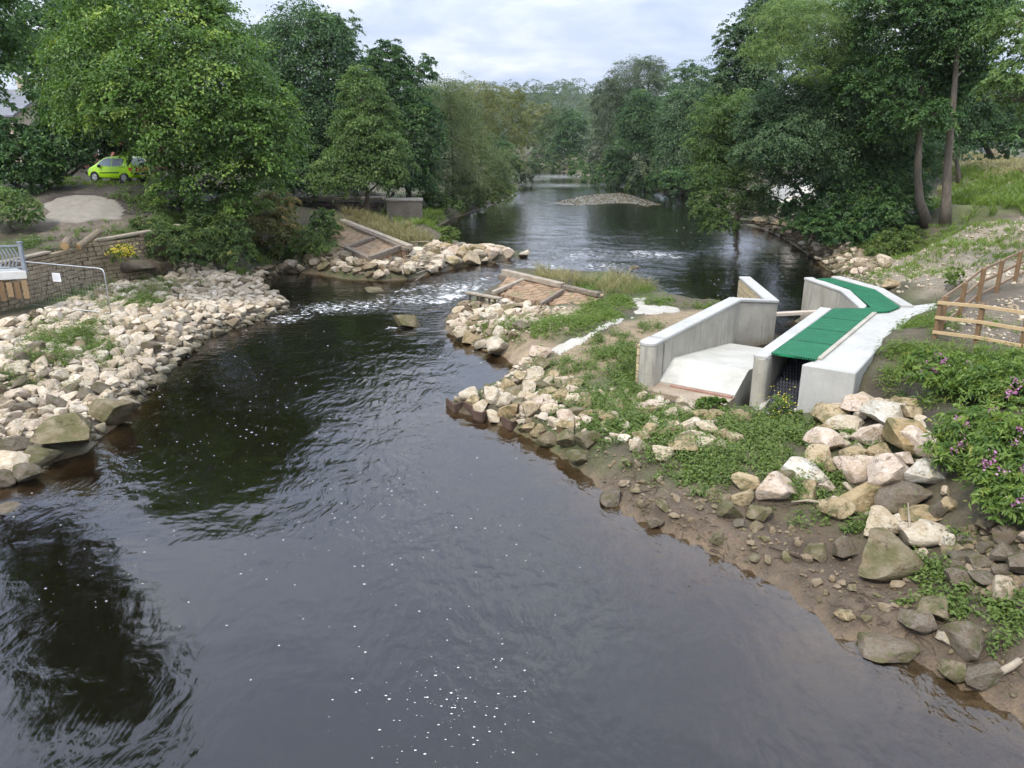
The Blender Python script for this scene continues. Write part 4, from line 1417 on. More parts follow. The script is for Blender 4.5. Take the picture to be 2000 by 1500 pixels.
def scatter(poly, n, rmin, rmax, mats, label, group, rs, power=2.0, name='rock', overlap=.78, cat='rock', zmin=None, flat=(.62, .9), tries=14, keep_sd=None):
    """dart throwing on the ground inside a polygon given in photo pixels; returns candidate rocks, big ones first"""
    w = GP(poly)
    lo, hi = w.min(0), w.max(0)
    r_ = random.Random(rs)
    out = []
    cell = {}
    for (x, y, q) in OCC:
        cell.setdefault((int(x // 1), int(y // 1)), []).append((x, y, q))
    rad = sorted((rmin + (rmax - rmin) * r_.random() ** power for _ in range(n)), reverse=True)
    xs = np.array([r_.uniform(lo[0], hi[0]) for _ in range(n * tries)])
    ys = np.array([r_.uniform(lo[1], hi[1]) for _ in range(n * tries)])
    ok = sdist(w, xs, ys) > 0
    xs, ys = xs[ok], ys[ok]
    i = 0
    for q in rad:
        for _ in range(tries):
            if i >= len(xs):
                break
            x, y = xs[i], ys[i]
            i += 1
            cx, cy = int(x // 1), int(y // 1)
            good = not (x < -8 and q > .07 and r_.random() < .9 and in_green(x, y))
            for a in (-1, 0, 1):
                for b in (-1, 0, 1):
                    for (ox, oy, oq) in cell.get((cx + a, cy + b), ()):
                        if (ox - x) ** 2 + (oy - y) ** 2 < (overlap * (oq + q)) ** 2:
                            good = False
                            break
                    if not good:
                        break
                if not good:
                    break
            if good:
                cell.setdefault((cx, cy), []).append((x, y, q))
                out.append(dict(x=x, y=y, r=q, m=r_.choice(mats), label=label, group=group, name=name, cat=cat, f=r_.uniform(*flat), s=r_.randrange(14), a=r_.uniform(0, 6.28), t=(r_.uniform(-.35, .35), r_.uniform(-.35, .35)), tone=r_.random(), sx=r_.uniform(.75, 1.0)))
                break
    return out


CAND = []
LB = [(0, 950), (75, 925), (110, 900), (190, 860), (258, 800), (312, 740), (362, 694), (408, 660), (474, 638), (550, 612), (562, 600), (520, 570), (505, 545), (430, 530), (340, 520), (300, 540), (240, 548), (150, 588), (60, 622), (-60, 655), (-60, 930)]
CAND += scatter(LB, 2800, .075, .32, [M_PALEB] * 7 + [M_GREYD], 'pale angular limestone rock packed among hundreds on the loose left river bank', 'pale rocks heaped along the left bank', 21, 2.4)
CAND += scatter([(505, 540), (560, 527), (620, 530), (690, 540), (740, 545), (800, 542), (820, 520), (760, 508), (720, 506), (680, 490), (620, 500), (560, 515), (500, 525)], 170, .15, .42, [M_GREYD, M_PALEB, M_MOSSY], 'grey brown rock in the rubble at the water below the left weir fragment', 'rubble rocks below the left weir', 22, 1.4)
CAND += scatter([(800, 530), (860, 530), (900, 519), (985, 508), (1028, 501), (1000, 495), (960, 491), (900, 482), (850, 482), (810, 500)], 110, .2, .6, [M_PALE, M_OCHRE, M_PALEB], 'pale angular rock on the low stone bar running out from the left weir', 'rocks of the left stone bar', 23, 1.2)
CAND += scatter([(1000, 835), (1060, 862), (1110, 850), (1160, 800), (1130, 760), (1060, 715), (1005, 745), (930, 770), (885, 785), (930, 806)], 130, .1, .3, [M_PALE, M_OCHRE, M_MOSSY, M_PALE], 'cream or mossy stone on the rocky tip of the near spit', 'stones on the tip of the near spit', 24, 1.4)
CAND += scatter([(880, 640), (890, 605), (930, 592), (990, 590), (1040, 600), (1080, 620), (1010, 650), (985, 690), (940, 682), (890, 662)], 200, .1, .33, [M_PALEB, M_GREYD, M_OCHRE], 'brownish rock on the stony outer shoulder of the spit below the right weir fragment', 'rocks on the outer shoulder of the spit', 25, 1.6)
CAND += scatter([(1160, 760), (1230, 765), (1420, 800), (1480, 830), (1420, 880), (1300, 900), (1200, 870), (1130, 850)], 75, .1, .26, [M_PALE, M_OCHRE], 'pale stone poking out of the weeds on the near bank', 'stones among the weeds of the near bank', 26, 1.3)
CAND += scatter([(1120, 890), (1170, 930), (1240, 990), (1330, 1030), (1440, 1080), (1560, 1140), (1640, 1200), (1760, 1240), (1800, 1150), (1640, 1060), (1480, 990), (1300, 930), (1180, 880)], 64, .05, .16, [M_GREYD, M_MOSSY, M_GREYD], 'small dark stone strewn on the brown mud shore', 'stones strewn on the mud shore', 27, 1.8)
CAND += scatter([(1600, 1000), (1700, 1050), (1800, 1100), (1850, 1000), (1840, 900), (1740, 780), (1600, 810), (1590, 900), (1560, 960)], 60, .12, .3, [M_PALE, M_OCHRE], 'cream stone filling a gap in the heap of big boulders on the right', 'stones filling the gaps of the boulder heap', 28, 1.2)
CAND += scatter([(1840, 1060), (1900, 1030), (1990, 1040), (2060, 1080), (2060, 1200), (1930, 1170), (1850, 1130)], 60, .08, .24, [M_GREYD, M_GREYD, M_PALEB], 'grey stone in the dark rocky drain below the flowering plants', 'stones of the dark rocky drain', 29, 1.3)
CAND += scatter([(1630, 535), (1600, 510), (1560, 478), (1600, 470), (1680, 490), (1740, 520), (1690, 540)], 130, .12, .4, [M_GREYD, M_OCHRE], 'brown rock on the shaded upstream shore of the right bank', 'rocks on the right upstream shore', 30, 1.6)
CAND += scatter([(1625, 480), (1600, 470), (1540, 465), (1500, 445), (1470, 430), (1520, 430), (1600, 450)], 60, .2, .5, [M_GREYD], 'dark rock along the shore under the leaning tree', 'dark rocks under the leaning tree', 31, 1.3)
for c in CAND:
    c['app'] = c['r'] / math.hypot(c['x'], c['y'])
CAND.sort(key=lambda c: -c['app'])
NIND = 300 - ROCKN
STUFF = {}
for i, c in enumerate(CAND):
    z = hz(c['x'], c['y'])
    if i < NIND:
        big = c['app'] > .0125
        me = rock_mesh('big' if big else 'mid', c['s'], c['m'])
        o = bpy.data.objects.new(c['name'], me)
        COL.objects.link(o)
        q = c['r'] * 1.08
        v = (BIGV if big else MIDV)[c['s']][0]
        ez = (v[:, 2].max() - v[:, 2].min()) / 2
        o.scale = (q, q * c['sx'], q * c['f'] / ez * .92)
        o.rotation_euler = (c['t'][0], c['t'][1], c['a'])
        o.location = (c['x'], c['y'], max(z, -.1) + q * .36)
        tag(o, c['label'], c['cat'], c['group'])
    else:
        STUFF.setdefault('brown' if c['m'] in (M_GREYD, M_MOSSY) else 'pale', []).append(c)
# small filler stones
SV3 = [rock_shape(3, 400 + i) for i in range(4)]
SV = [rock_shape(2, 300 + i) for i in range(10)]


def stuff_rocks(name, lst, m, label):
    V, F, T = [], [], []
    n = 0
    for c in lst:
        hi = c['r'] / math.hypot(c['x'], c['y']) > .006
        v, f = SV3[c['s'] % 4] if hi else SV[c['s'] % 10]
        ez = (v[:, 2].max() - v[:, 2].min()) / 2
        q = c['r'] * 1.08
        Rm = np.array(Matrix.Rotation(c['a'], 3, 'Z') @ Matrix.Rotation(c['t'][0], 3, 'X'))
        vv = (v * np.array((q, q * c['sx'], q * c['f'] / ez * .92))) @ Rm.T + np.array((c['x'], c['y'], max(hz(c['x'], c['y']), -.1) + q * .34))
        V.append(vv)
        F.append(f + n)
        T.append(np.full(len(v), c['tone']))
        n += len(v)
    me = np_mesh(name, np.concatenate(V), np.concatenate(F), m, {'tone': np.concatenate(T)})
    tag(link(name, me), label, 'rubble', kind='stuff')


fill_p = scatter(LB, 1900, .05, .13, [M_PALEB], '', '', 51, 1.2, overlap=.6)
fill_p += scatter([(880, 640), (890, 605), (930, 592), (1000, 590), (1060, 600), (1160, 612), (1110, 650), (1010, 660), (985, 690), (940, 682), (890, 662)], 1100, .03, .1, [M_PALEB], '', '', 52, 1.5, overlap=.6)
fill_p += scatter([(1640, 540), (1720, 495), (1860, 470), (1990, 420), (2100, 420), (2100, 540), (1990, 555), (1810, 570), (1740, 575)], 2800, .02, .085, [M_PALEB, M_GREYD], '', '', 53, 2.2, overlap=.6)
fill_p += scatter([(1005, 715), (980, 747), (930, 770), (1060, 862), (1130, 840), (1200, 790), (1120, 740), (1060, 700)], 400, .03, .1, [M_PALEB], '', '', 55, 1.3, overlap=.6)
fill_p += scatter([(1830, 640), (1860, 600), (1990, 580), (2090, 600), (2090, 680), (1990, 685), (1900, 660)], 260, .02, .07, [M_PALEB], '', '', 56, 1.8)
fill_p += scatter([(1880, 372), (1990, 372), (2150, 360), (2150, 315), (1990, 318), (1890, 330)], 300, .1, .35, [M_PALEB], '', '', 57, 2.0)
fill_b = scatter([(1110, 890), (1170, 935), (1240, 1000), (1330, 1040), (1440, 1090), (1560, 1150), (1640, 1225), (1760, 1265), (1900, 1330), (1990, 1370), (1990, 1250), (1800, 1150), (1640, 1050), (1480, 990), (1300, 930), (1180, 880)], 420, .012, .05, [M_GREYD], '', '', 58, 2.0, overlap=.6)
fill_b += scatter([(1076, 397), (1100, 391.5), (1130, 385), (1170, 379), (1215, 377), (1240, 384), (1262, 391), (1286, 399), (1262, 403), (1230, 396), (1180, 397), (1130, 401)], 700, .04, .10, [M_GREYD], '', '', 54, 1.6, overlap=.55)
fill_b += scatter([(1840, 1060), (1900, 1030), (1990, 1040), (2060, 1080), (2060, 1200), (1930, 1170), (1850, 1130)], 260, .03, .1, [M_GREYD], '', '', 59, 1.3, overlap=.6)
fill_b += scatter([(1630, 535), (1600, 510), (1560, 478), (1500, 445), (1600, 465), (1680, 490), (1740, 520), (1690, 540)], 500, .05, .18, [M_GREYD], '', '', 60, 1.6, overlap=.6)
fill_b += scatter([(500, 545), (560, 526), (620, 528), (690, 540), (740, 545), (800, 542), (830, 520), (760, 505), (720, 506), (680, 490), (620, 500), (560, 512), (490, 525)], 400, .06, .16, [M_GREYD], '', '', 61, 1.4, overlap=.6)
stuff_rocks('rubble', STUFF.get('pale', []) + fill_p, M_STUFFR, 'countless small pale stones and rubble filling the banks and the gravel bar')
stuff_rocks('rubble', STUFF.get('brown', []) + fill_b, M_STUFFD, 'countless small brown and dark stones lying on the mud and along the shaded shores')
# ------------------------------------------------------------------ foliage
LM = {
    'maple': leaf_mat('maple_leaves', (0.048, 0.095, 0.022), (0.136, 0.241, 0.047), (0.284, 0.380, 0.083), .86),
    'dark': leaf_mat('dark_leaves', (0.028, 0.070, 0.023), (0.080, 0.156, 0.043), (0.133, 0.215, 0.058), .95),
    'blue': leaf_mat('bluish_leaves', (0.034, 0.076, 0.029), (0.093, 0.168, 0.057), (0.130, 0.213, 0.066), .9),
    'ash': leaf_mat('ash_leaves', (0.071, 0.127, 0.034), (0.161, 0.247, 0.069), (0.233, 0.299, 0.101), .9),
    'olive': leaf_mat('olive_leaves', (0.081, 0.115, 0.038), (0.167, 0.220, 0.084), (0.216, 0.264, 0.114), .9),
    'yolive': leaf_mat('yellow_olive_leaves', (0.094, 0.112, 0.031), (0.200, 0.219, 0.069), (0.288, 0.275, 0.100), .9),
    'willow': leaf_mat('willow_leaves', (0.072, 0.102, 0.054), (0.156, 0.198, 0.102), (0.204, 0.240, 0.132), .9),
    'grey': leaf_mat('grey_green_leaves', (0.040, 0.086, 0.034), (0.121, 0.190, 0.079), (0.169, 0.239, 0.107), .85),
    'weed': leaf_mat('weed_leaves', (0.070, 0.118, 0.025), (0.164, 0.228, 0.054), (0.250, 0.272, 0.086), .92),
    'grass': leaf_mat('grass_blades', (0.090, 0.150, 0.024), (0.186, 0.264, 0.054), (0.336, 0.324, 0.144), .93),
    'drygrass': leaf_mat('dry_grass_blades', (0.176, 0.165, 0.066), (0.352, 0.319, 0.154), (0.462, 0.396, 0.220), .8),
    'bramble': leaf_mat('bramble_leaves', (0.054, 0.099, 0.027), (0.139, 0.205, 0.054), (0.248, 0.265, 0.081), .93),
    'rust': leaf_mat('rusty_shrub_leaves', (0.106, 0.112, 0.037), (0.213, 0.213, 0.069), (0.375, 0.250, 0.088), .75),
    'balsam': leaf_mat('balsam_leaves', (0.064, 0.124, 0.024), (0.191, 0.275, 0.056), (.26, .27, .06), .95),
    'pink': leaf_mat('pink_petals', (.42, .12, .30), (.60, .30, .50), (.7, .55, .65), .8, .3),
    'yellow': leaf_mat('yellow_petals', (.6, .48, .02), (.75, .62, .04), None, .9, .2),
    'far': leaf_mat('far_wood_leaves', (0.046, 0.081, 0.030), (0.088, 0.135, 0.043), (0.114, 0.151, 0.052), .9),
}
M_TRUNK = simple('grey_bark', (.075, .062, .048), (.20, .165, .125), 3, .95, .8, .04, stretch=(3, 3, .6))
M_TRUNKD = simple('dark_bark', (.035, .03, .022), (.10, .08, .06), 3, .95, .8, .04, stretch=(3, 3, .6))
M_STEM = simple('green_stem', (.06, .07, .03), (.14, .12, .06), 4, .8, .2)


def unit(a):
    return a / (np.linalg.norm(a, axis=-1, keepdims=True) + 1e-9)


def leaves(C, nrm, size, aspect, r, fold=.25, droop=.3, axis=None):
    """one folded diamond leaf per row of C"""
    n = len(C)
    t = r.normal(size=(n, 3)) if axis is None else axis + r.normal(size=(n, 3)) * .5
    t[:, 2] -= droop
    t = unit(t - nrm * (t * nrm).sum(1, keepdims=True))
    b = np.cross(nrm, t)
    L = (size * r.uniform(.65, 1.3, n))[:, None]
    w = L * aspect * .5
    v = np.empty((n, 4, 3))
    v[:, 0] = C - t * L * .5
    v[:, 1] = C + b * w + nrm * w * fold - t * L * .05
    v[:, 2] = C + t * L * .5 - nrm * L * .08
    v[:, 3] = C - b * w + nrm * w * fold - t * L * .05
    q = np.arange(n * 4).reshape(n, 4)
    return v.reshape(-1, 3), q


def crown(lobes, n, size, r, cl=.22, per=42, aspect=.6, up=.8, tone_shift=0.0, rough=.22, lo=-.55, hang=0.0):
    """lobes: (cx,cy,cz,rx,ry,rz). leaf clusters gather on the outer shell of each lobe"""
    lobes = np.array(lobes, dtype=float)
    area = (lobes[:, 3] * lobes[:, 5] + lobes[:, 3] * lobes[:, 4] + lobes[:, 4] * lobes[:, 5])
    nc = max(8, n // per)
    li = r.choice(len(lobes), nc * 2, p=area / area.sum())
    d = unit(r.normal(size=(nc * 2, 3)))
    d = d[d[:, 2] > lo + r.uniform(-.25, .25, len(d))]
    li = li[:len(d)]
    L = lobes[li]
    rad = np.where(r.random(len(d)) < .8, 1.0 + r.normal(size=len(d)) * rough * .6, r.uniform(.35, .95, len(d)))
    c = L[:, :3] + d * L[:, 3:6] * rad[:, None]
    # drop what lies deep inside a neighbouring lobe
    keep = np.ones(len(c), dtype=bool)
    for k in range(len(lobes)):
        s = (((c - lobes[k, :3]) / lobes[k, 3:6]) ** 2).sum(1)
        keep &= ~((s < .42) & (li != k))
    c, d, L = c[keep][:nc], d[keep][:nc], L[keep][:nc]
    nc = len(c)
    rc = cl * np.minimum(L[:, 3], L[:, 5]) * r.uniform(.6, 1.35, nc)
    cn = unit(d * .62 + np.array((0, 0, up)) + r.normal(size=d.shape) * .18)
    ct = r.normal(size=nc) * .30
    m = per
    off = r.normal(size=(nc, m, 3)) * .62
    along = (off * cn[:, None]).sum(-1, keepdims=True)
    off = off - cn[:, None] * along * .74
    rr2 = (off ** 2).sum(-1)
    pos = c[:, None] + off * rc[:, None, None]
    pos[..., 2] -= (rr2 * .22 + hang * r.random((nc, m))) * rc[:, None]
    nr = unit(cn[:, None] + r.normal(size=(nc, m, 3)) * .55)
    tone = np.clip(.42 + tone_shift + ct[:, None] + r.normal(size=(nc, m)) * .10 + .10 * along[..., 0], 0, 1)
    ax = unit(off + 1e-3) * 1.0
    v, q = leaves(pos.reshape(-1, 3), nr.reshape(-1, 3), size, aspect, r, axis=ax.reshape(-1, 3), droop=.45)
    return v, q, np.repeat(tone.ravel(), 4), c


TREES = 0


def tree(name, label, base, lobes, mat, n, size, trunk=.25, bark=None, px=True, seed=0, cl=.22, per=42, aspect=.6, up=.8, rough=.22, group=None, limbs=True, tpts=None, lo=-.55, hang=0.0, cat='tree', depthk=.85, tone=0.0, part='crown', stem='trunk', ycap=None):
    """base (photo px, py, forward distance) ; lobes (px, py, d_distance, r_px, r_py) at that distance"""
    global TREES
    if cat == 'tree':
        n, size = int(n * (2.3 if seed in (22, 23, 24, 25, 27, 28, 30, 31) else 1.75)), size * (.8 if seed in (24, 25, 27, 28) else .74)
    TREES += 1
    r = np.random.default_rng(1000 + seed + TREES)
    Y = base[2] if base[2] is not None else float(G(base[0], base[1])[1])
    b = AT(base[0], base[1], Y)
    b[2] = max(hz(b[0], b[1]), 0.0) - .05
    W = []
    for (x, y, dd, rx, ry) in lobes:
        c = AT(x, y, Y + dd)
        k = mpp(Y + dd, c[2])
        W.append((c[0], c[1], c[2], rx * k, max(rx, ry * .6) * k * depthk, ry * k))
    t = empty(name, b, label, cat, group)
    v, q, tn, cs = crown(W, n, size, r, cl, per, aspect, up, tone, rough, lo, hang)
    gl = np.array([max(hz(x, y), 0.0) for x, y in v[::4, :2]])
    ok = v[::4, 2] > gl + .02
    q = q[ok]
    me = np_mesh(part, v - b, q, LM[mat], {'tone': tn})
    link(part, me, b, t)
    # trunk and limbs
    mb = MB()
    Wn = np.array(W)
    top = Wn[np.argmax(Wn[:, 2] + Wn[:, 5] * .3)]
    rj = random.Random(seed + 5)
    if tpts is None:
        tp = np.array((top[0], top[1], top[2] + top[5] * .2))
        pts = [b * (1 - s) + tp * s + np.array((rj.uniform(-.25, .25), rj.uniform(-.25, .25), 0)) * (1 if 0 < s < 1 else 0) for s in (0, .2, .4, .6, .8, 1)]
    else:
        pts = [b] + [AT(x, y, Y + dd) for x, y, dd in tpts]
    k = len(pts)
    mb.tube(pts, [trunk * (1.25 if i == 0 else (1 - .78 * i / (k - 1))) for i in range(k)], 8)
    if limbs:
        for wv in Wn:
            e = wv[:3] + np.array((0, 0, wv[5] * .25))
            dz = [abs(p_[2] - (wv[2] - np.hypot(p_[0] - wv[0], p_[1] - wv[1]) * .3)) for p_ in pts]
            j = int(np.argmin(dz))
            s = pts[min(j, k - 2)]
            m1 = s * .6 + e * .4 + np.array((rj.uniform(-.2, .2), rj.uniform(-.2, .2), .25))
            r0 = trunk * .42
            mb.tube([s, m1, e], [r0, r0 * .6, r0 * .18], 5)
            # twigs towards some clusters of this lobe
            near_ = cs[(((cs - wv[:3]) / wv[3:6]) ** 2).sum(1) < 1.6]
            for q_ in near_[:10]:
                mb.tube([m1 * .35 + e * .65, (m1 + q_) / 2 + (0, 0, .1), q_], [r0 * .3, r0 * .18, r0 * .06], 4)
    mb.build(stem, bark or M_TRUNK, t, origin=b, smooth=True)
    return t


T = tree
# ---- left bank, front to back
T('sycamore_tree', 'big broad yellow green sycamore overhanging the green car', (362, 412, 47.5),
  [(330, 150, 0, 165, 120), (230, 120, 1.5, 120, 110), (432, 205, -1, 108, 120), (490, 290, -2, 75, 95), (345, 262, -2.5, 80, 72), (285, 40, 2, 150, 90), (395, 350, -1.5, 95, 72), (535, 250, 0, 55, 85), (412, 92, 1, 60, 78), (330, 305, -2.5, 55, 50), (180, 210, 2, 70, 70), (530, 330, -.5, 45, 50), (440, 400, -1, 70, 40), (255, 200, -3, 75, 65)],
  'maple', 60000, .27, .24, tpts=[(352, 385, 0), (345, 340, .2), (350, 260, .3), (335, 170, .3), (330, 60, 1)], per=64, cl=.25, rough=.26, seed=1, up=.85)
T('lime_tree', 'tall dark green tree standing left of and behind the green car', (118, 345, 58),
  [(95, 110, 0, 60, 90), (165, 215, 0, 75, 85), (110, 270, 0, 45, 40), (130, 290, -1, 60, 50), (215, 260, 3, 50, 55), (170, 60, 2, 70, 80), (255, 285, 4, 40, 35)],
  'dark', 26000, .36, .35, seed=2, rough=.3)
T('ivy_tree', 'dark tree cut by the top left corner of the picture', (-190, 520, 31),
  [(-40, 70, 0, 75, 110), (-110, 160, 0, 90, 110), (-120, -90, 0, 150, 150), (-70, -270, 0, 140, 150)], 'dark', 22000, .26, .35, seed=3, rough=.4, tone=.25)
T('elder_bush', 'dense dark bush behind the grit slope at the left edge', (40, 372, None),
  [(40, 318, 0, 62, 55), (15, 252, 0, 36, 24), (-20, 310, 0, 50, 60), (85, 335, 0, 30, 40)], 'dark', 15000, .2, .1, seed=4, cat='bush', limbs=True, stem='stem')
T('lilac_bush', 'fresh green rounded bush at the left edge above the lattice balustrade', (28, 452, None),
  [(25, 408, 0, 45, 36), (-10, 400, 0, 40, 40), (55, 420, -.3, 24, 26)], 'ash', 6000, .14, .06, seed=5, cat='bush', stem='stem', part='foliage')
T('ash_tree', 'tall bluish green tree in the left row, right of the big sycamore', (612, 395, 72),
  [(600, 120, 0, 85, 95), (560, 230, 0, 80, 90), (640, 240, -1, 75, 90), (590, 320, -1, 85, 60), (650, 150, 1, 50, 70), (545, 110, 2, 50, 60), (640, 80, 2, 45, 40), (560, 350, -1, 50, 40)],
  'blue', 40000, .34, .3, seed=6, per=40, rough=.26)
T('ash_tree', 'wispy pale topped tree poking above the row of left trees', (690, 380, 84),
  [(668, 62, 0, 32, 32), (640, 70, 0, 30, 30), (690, 95, 0, 22, 30)], 'grey', 2600, .3, .2, seed=7, rough=.45, lo=-.9)
T('ash_tree', 'lighter green tree with drooping sprays over the old left weir', (715, 390, 66),
  [(705, 195, 0, 42, 55), (715, 270, 0, 62, 55), (690, 330, 0, 62, 50), (750, 310, -1, 42, 50), (770, 345, -1.5, 26, 22), (660, 350, -.5, 50, 38), (735, 235, 0, 40, 45)],
  'ash', 26000, .3, .22, seed=8, per=36, rough=.25, tone=-.12, aspect=.45)
T('horse_chestnut_tree', 'near black green tree with a spiky top in the left row', (800, 385, 80),
  [(760, 130, 0, 38, 42), (775, 200, 0, 58, 65), (815, 270, -1, 48, 70), (800, 340, -1, 52, 48), (745, 240, 1, 40, 60), (830, 140, 3, 26, 26)],
  'dark', 26000, .34, .28, seed=9, rough=.28)
T('willow_tree', 'olive brown feathery willow leaning over the left river edge', (885, 390, 88),
  [(875, 215, 0, 52, 60), (890, 290, 0, 62, 75), (940, 330, -1, 55, 55), (870, 350, -2, 50, 40), (965, 365, -1, 32, 30), (905, 380, -2, 45, 28)],
  'olive', 36000, .3, .2, seed=10, per=40, rough=.3, aspect=.3, hang=.9)
T('willow_tree', 'yellow green willow standing beyond the olive brown one', (960, 345, 125),
  [(925, 205, 0, 48, 42), (975, 215, 0, 42, 45), (1008, 235, 0, 26, 55), (985, 290, 0, 36, 50), (940, 270, 0, 40, 50)],
  'yolive', 18000, .36, .25, seed=11, rough=.25, aspect=.35, hang=.6)
T('alder_tree', 'small dark alder under the yellow green willow at the water', (985, 350, 118),
  [(975, 310, 0, 30, 40), (1000, 330, -1, 18, 26)], 'blue', 5000, .36, .15, seed=12)
T('willow_bush', 'pale sage willow bush at the far left bend of the river', (1028, 357, 135),
  [(1028, 345, 0, 18, 13), (1012, 348, 0, 10, 9)], 'willow', 2500, .3, .05, seed=13, cat='bush', stem='stem', limbs=False)
# ---- far end of the reach
FARL = 'trees closing the far end of the river'
T('alder_tree', 'mid green round tree closing the view at the far river bend', (1082, 325, 230), [(1080, 265, 0, 30, 38), (1065, 300, -5, 26, 28), (1095, 235, 10, 24, 22)], 'far', 7000, .6, .3, seed=14, group=FARL)
T('alder_tree', 'dark tree over the water just left of the far right trees', (1115, 325, 200), [(1118, 262, 0, 30, 42), (1100, 300, 0, 34, 28), (1128, 300, 0, 24, 30)], 'blue', 7000, .6, .3, seed=15, group=FARL, tone=-.15)
T('alder_tree', 'tree with yellowish crown behind the far river bend', (1050, 322, 260), [(1045, 240, 0, 26, 36), (1030, 275, 0, 24, 34), (1060, 225, 20, 20, 18)], 'yolive', 5000, .65, .3, seed=16, group=FARL, tone=-.1)
# ---- far right bank
T('willow_tree', 'tall soft grey green willow at the far right bank, topmost of its row', (1225, 355, 140),
  [(1240, 165, 0, 52, 48), (1190, 200, 0, 34, 45), (1200, 260, 0, 42, 60), (1270, 150, 2, 36, 36), (1180, 300, 0, 36, 42)], 'willow', 24000, .42, .35, seed=17, rough=.2, aspect=.4, hang=.5, tone=-.25)
T('oak_tree', 'dark rounded tree in front of the grey green willow on the far right bank', (1262, 362, 128),
  [(1255, 235, 0, 44, 48), (1240, 300, 0, 52, 42), (1290, 270, -1, 40, 55), (1215, 320, 0, 36, 28)], 'blue', 20000, .4, .35, seed=18, tone=-.1)
T('oak_tree', 'domed tree right of the willows on the far right bank', (1340, 370, 115),
  [(1345, 165, 5, 42, 40), (1340, 235, 0, 52, 60), (1385, 225, 2, 46, 62), (1330, 305, -2, 46, 45), (1390, 310, 0, 50, 55)], 'grey', 28000, .38, .35, seed=19, tone=-.08)
T('willow_bush', 'pale feathery bush hanging over the water on the far right bank', (1270, 362, 118), [(1262, 330, 0, 24, 26), (1245, 345, 0, 18, 14)], 'willow', 3000, .34, .08, seed=20, cat='bush', stem='stem', limbs=False, tone=-.15)
T('alder_bush', 'low dark scrub at the water under the far right trees', (1330, 374, 108), [(1330, 352, 0, 44, 24), (1380, 352, 1, 34, 26), (1290, 352, 3, 30, 16)], 'dark', 9000, .32, .08, seed=21, cat='bush', stem='stem', limbs=False)
T('poplar_tree', 'tall grey green tree with a ragged top beside the bright ash spray', (1440, 395, 74),
  [(1432, 95, 0, 32, 46), (1420, 165, 0, 34, 45), (1460, 60, 1, 26, 36), (1475, 150, 0, 45, 60), (1445, 230, 0, 45, 55), (1500, 20, 2, 40, 45), (1540, 70, 3, 50, 70), (1480, 250, 2, 50, 60)], 'grey', 28000, .3, .25, seed=22, rough=.33, per=34, tone=-.1)
# ---- right bank, near
T('leaning_ash_tree', 'leaning tree whose bright green crown hangs out over the water', (1588, 452, None),
  [(1395, 232, -1, 42, 40), (1372, 280, -1, 34, 36), (1395, 330, -1, 42, 48), (1385, 400, -1.5, 34, 42), (1405, 440, -1.5, 38, 24), (1440, 300, 0, 45, 50), (1360, 425, -2, 14, 12), (1420, 375, -1, 34, 50), (1470, 330, 0, 50, 50), (1440, 230, 0, 45, 45), (1480, 400, 0, 36, 30)],
  'ash', 24000, .24, .16, M_TRUNKD, seed=23, tpts=[(1580, 410, 0), (1562, 370, -.2), (1530, 345, -.4), (1490, 325, -.6), (1450, 300, -.8), (1400, 270, -1)], per=38, rough=.22, tone=-.2, aspect=.42)
T('alder_tree', 'dense dark tree with grey lit leaves arching over the right bank', (1665, 470, None),
  [(1560, 280, -1, 95, 55), (1640, 215, 0, 95, 60), (1540, 220, 1, 70, 60), (1700, 270, 0, 70, 50), (1500, 300, -1.5, 55, 35), (1600, 340, 0, 85, 40), (1480, 250, 0, 40, 45), (1640, 130, 1.5, 80, 80)],
  'grey', 42000, .2, .16, M_TRUNKD, seed=24, per=40, rough=.28, tpts=[(1662, 420, 0), (1655, 340, 0), (1650, 260, 0), (1640, 150, .5)], tone=-.1)
T('alder_tree', 'dark low leafy tree filling the shade between the right hand trunks', (1700, 468, None),
  [(1690, 350, 0, 62, 40), (1760, 360, -.5, 48, 40), (1740, 300, 1, 60, 40), (1640, 390, 0, 60, 38), (1690, 410, -1, 55, 32), (1600, 420, 0, 45, 26), (1800, 320, 1, 40, 40)],
  'dark', 26000, .19, .12, M_TRUNKD, seed=25, per=38, rough=.25, tpts=[(1694, 420, 0), (1688, 340, 0), (1680, 240, 0)])
T('ash_tree', 'near ash with bright fresh green pinnate sprays hanging at the top of the picture', (1672, 432, None),
  [(1530, 110, -6, 62, 55), (1600, 60, -6, 75, 55), (1480, 105, -6.5, 30, 28), (1570, 150, -7, 45, 24), (1640, 110, -6, 45, 40), (1550, 35, -5.5, 70, 40), (1660, 20, -4, 60, 40)],
  'ash', 26000, .19, .12, M_TRUNKD, seed=26, per=30, rough=.3, aspect=.3, tpts=[(1672, 400, 0), (1668, 300, 0), (1655, 180, -1), (1640, 60, -2)], lo=-.3, limbs=False, tone=.22)
T('sycamore_tree', 'slim tall tree, left one of the pair of trunks above the stony slope', (1812, 440, None),
  [(1780, 130, 0, 70, 60), (1720, 60, 1, 65, 60), (1800, 30, 0, 70, 60), (1760, 220, -.5, 55, 36), (1850, 180, 0, 40, 50), (1690, 165, 1, 60, 50), (1740, 250, 1, 60, 45), (1850, 110, 1, 50, 50), (1720, 0, 0, 60, 40)],
  'dark', 26000, .2, .3, seed=27, per=32, rough=.4, tpts=[(1796, 392, 0), (1792, 340, 0), (1796, 250, 0), (1800, 150, 0), (1808, 60, 0), (1812, -40, 0)], tone=.1)
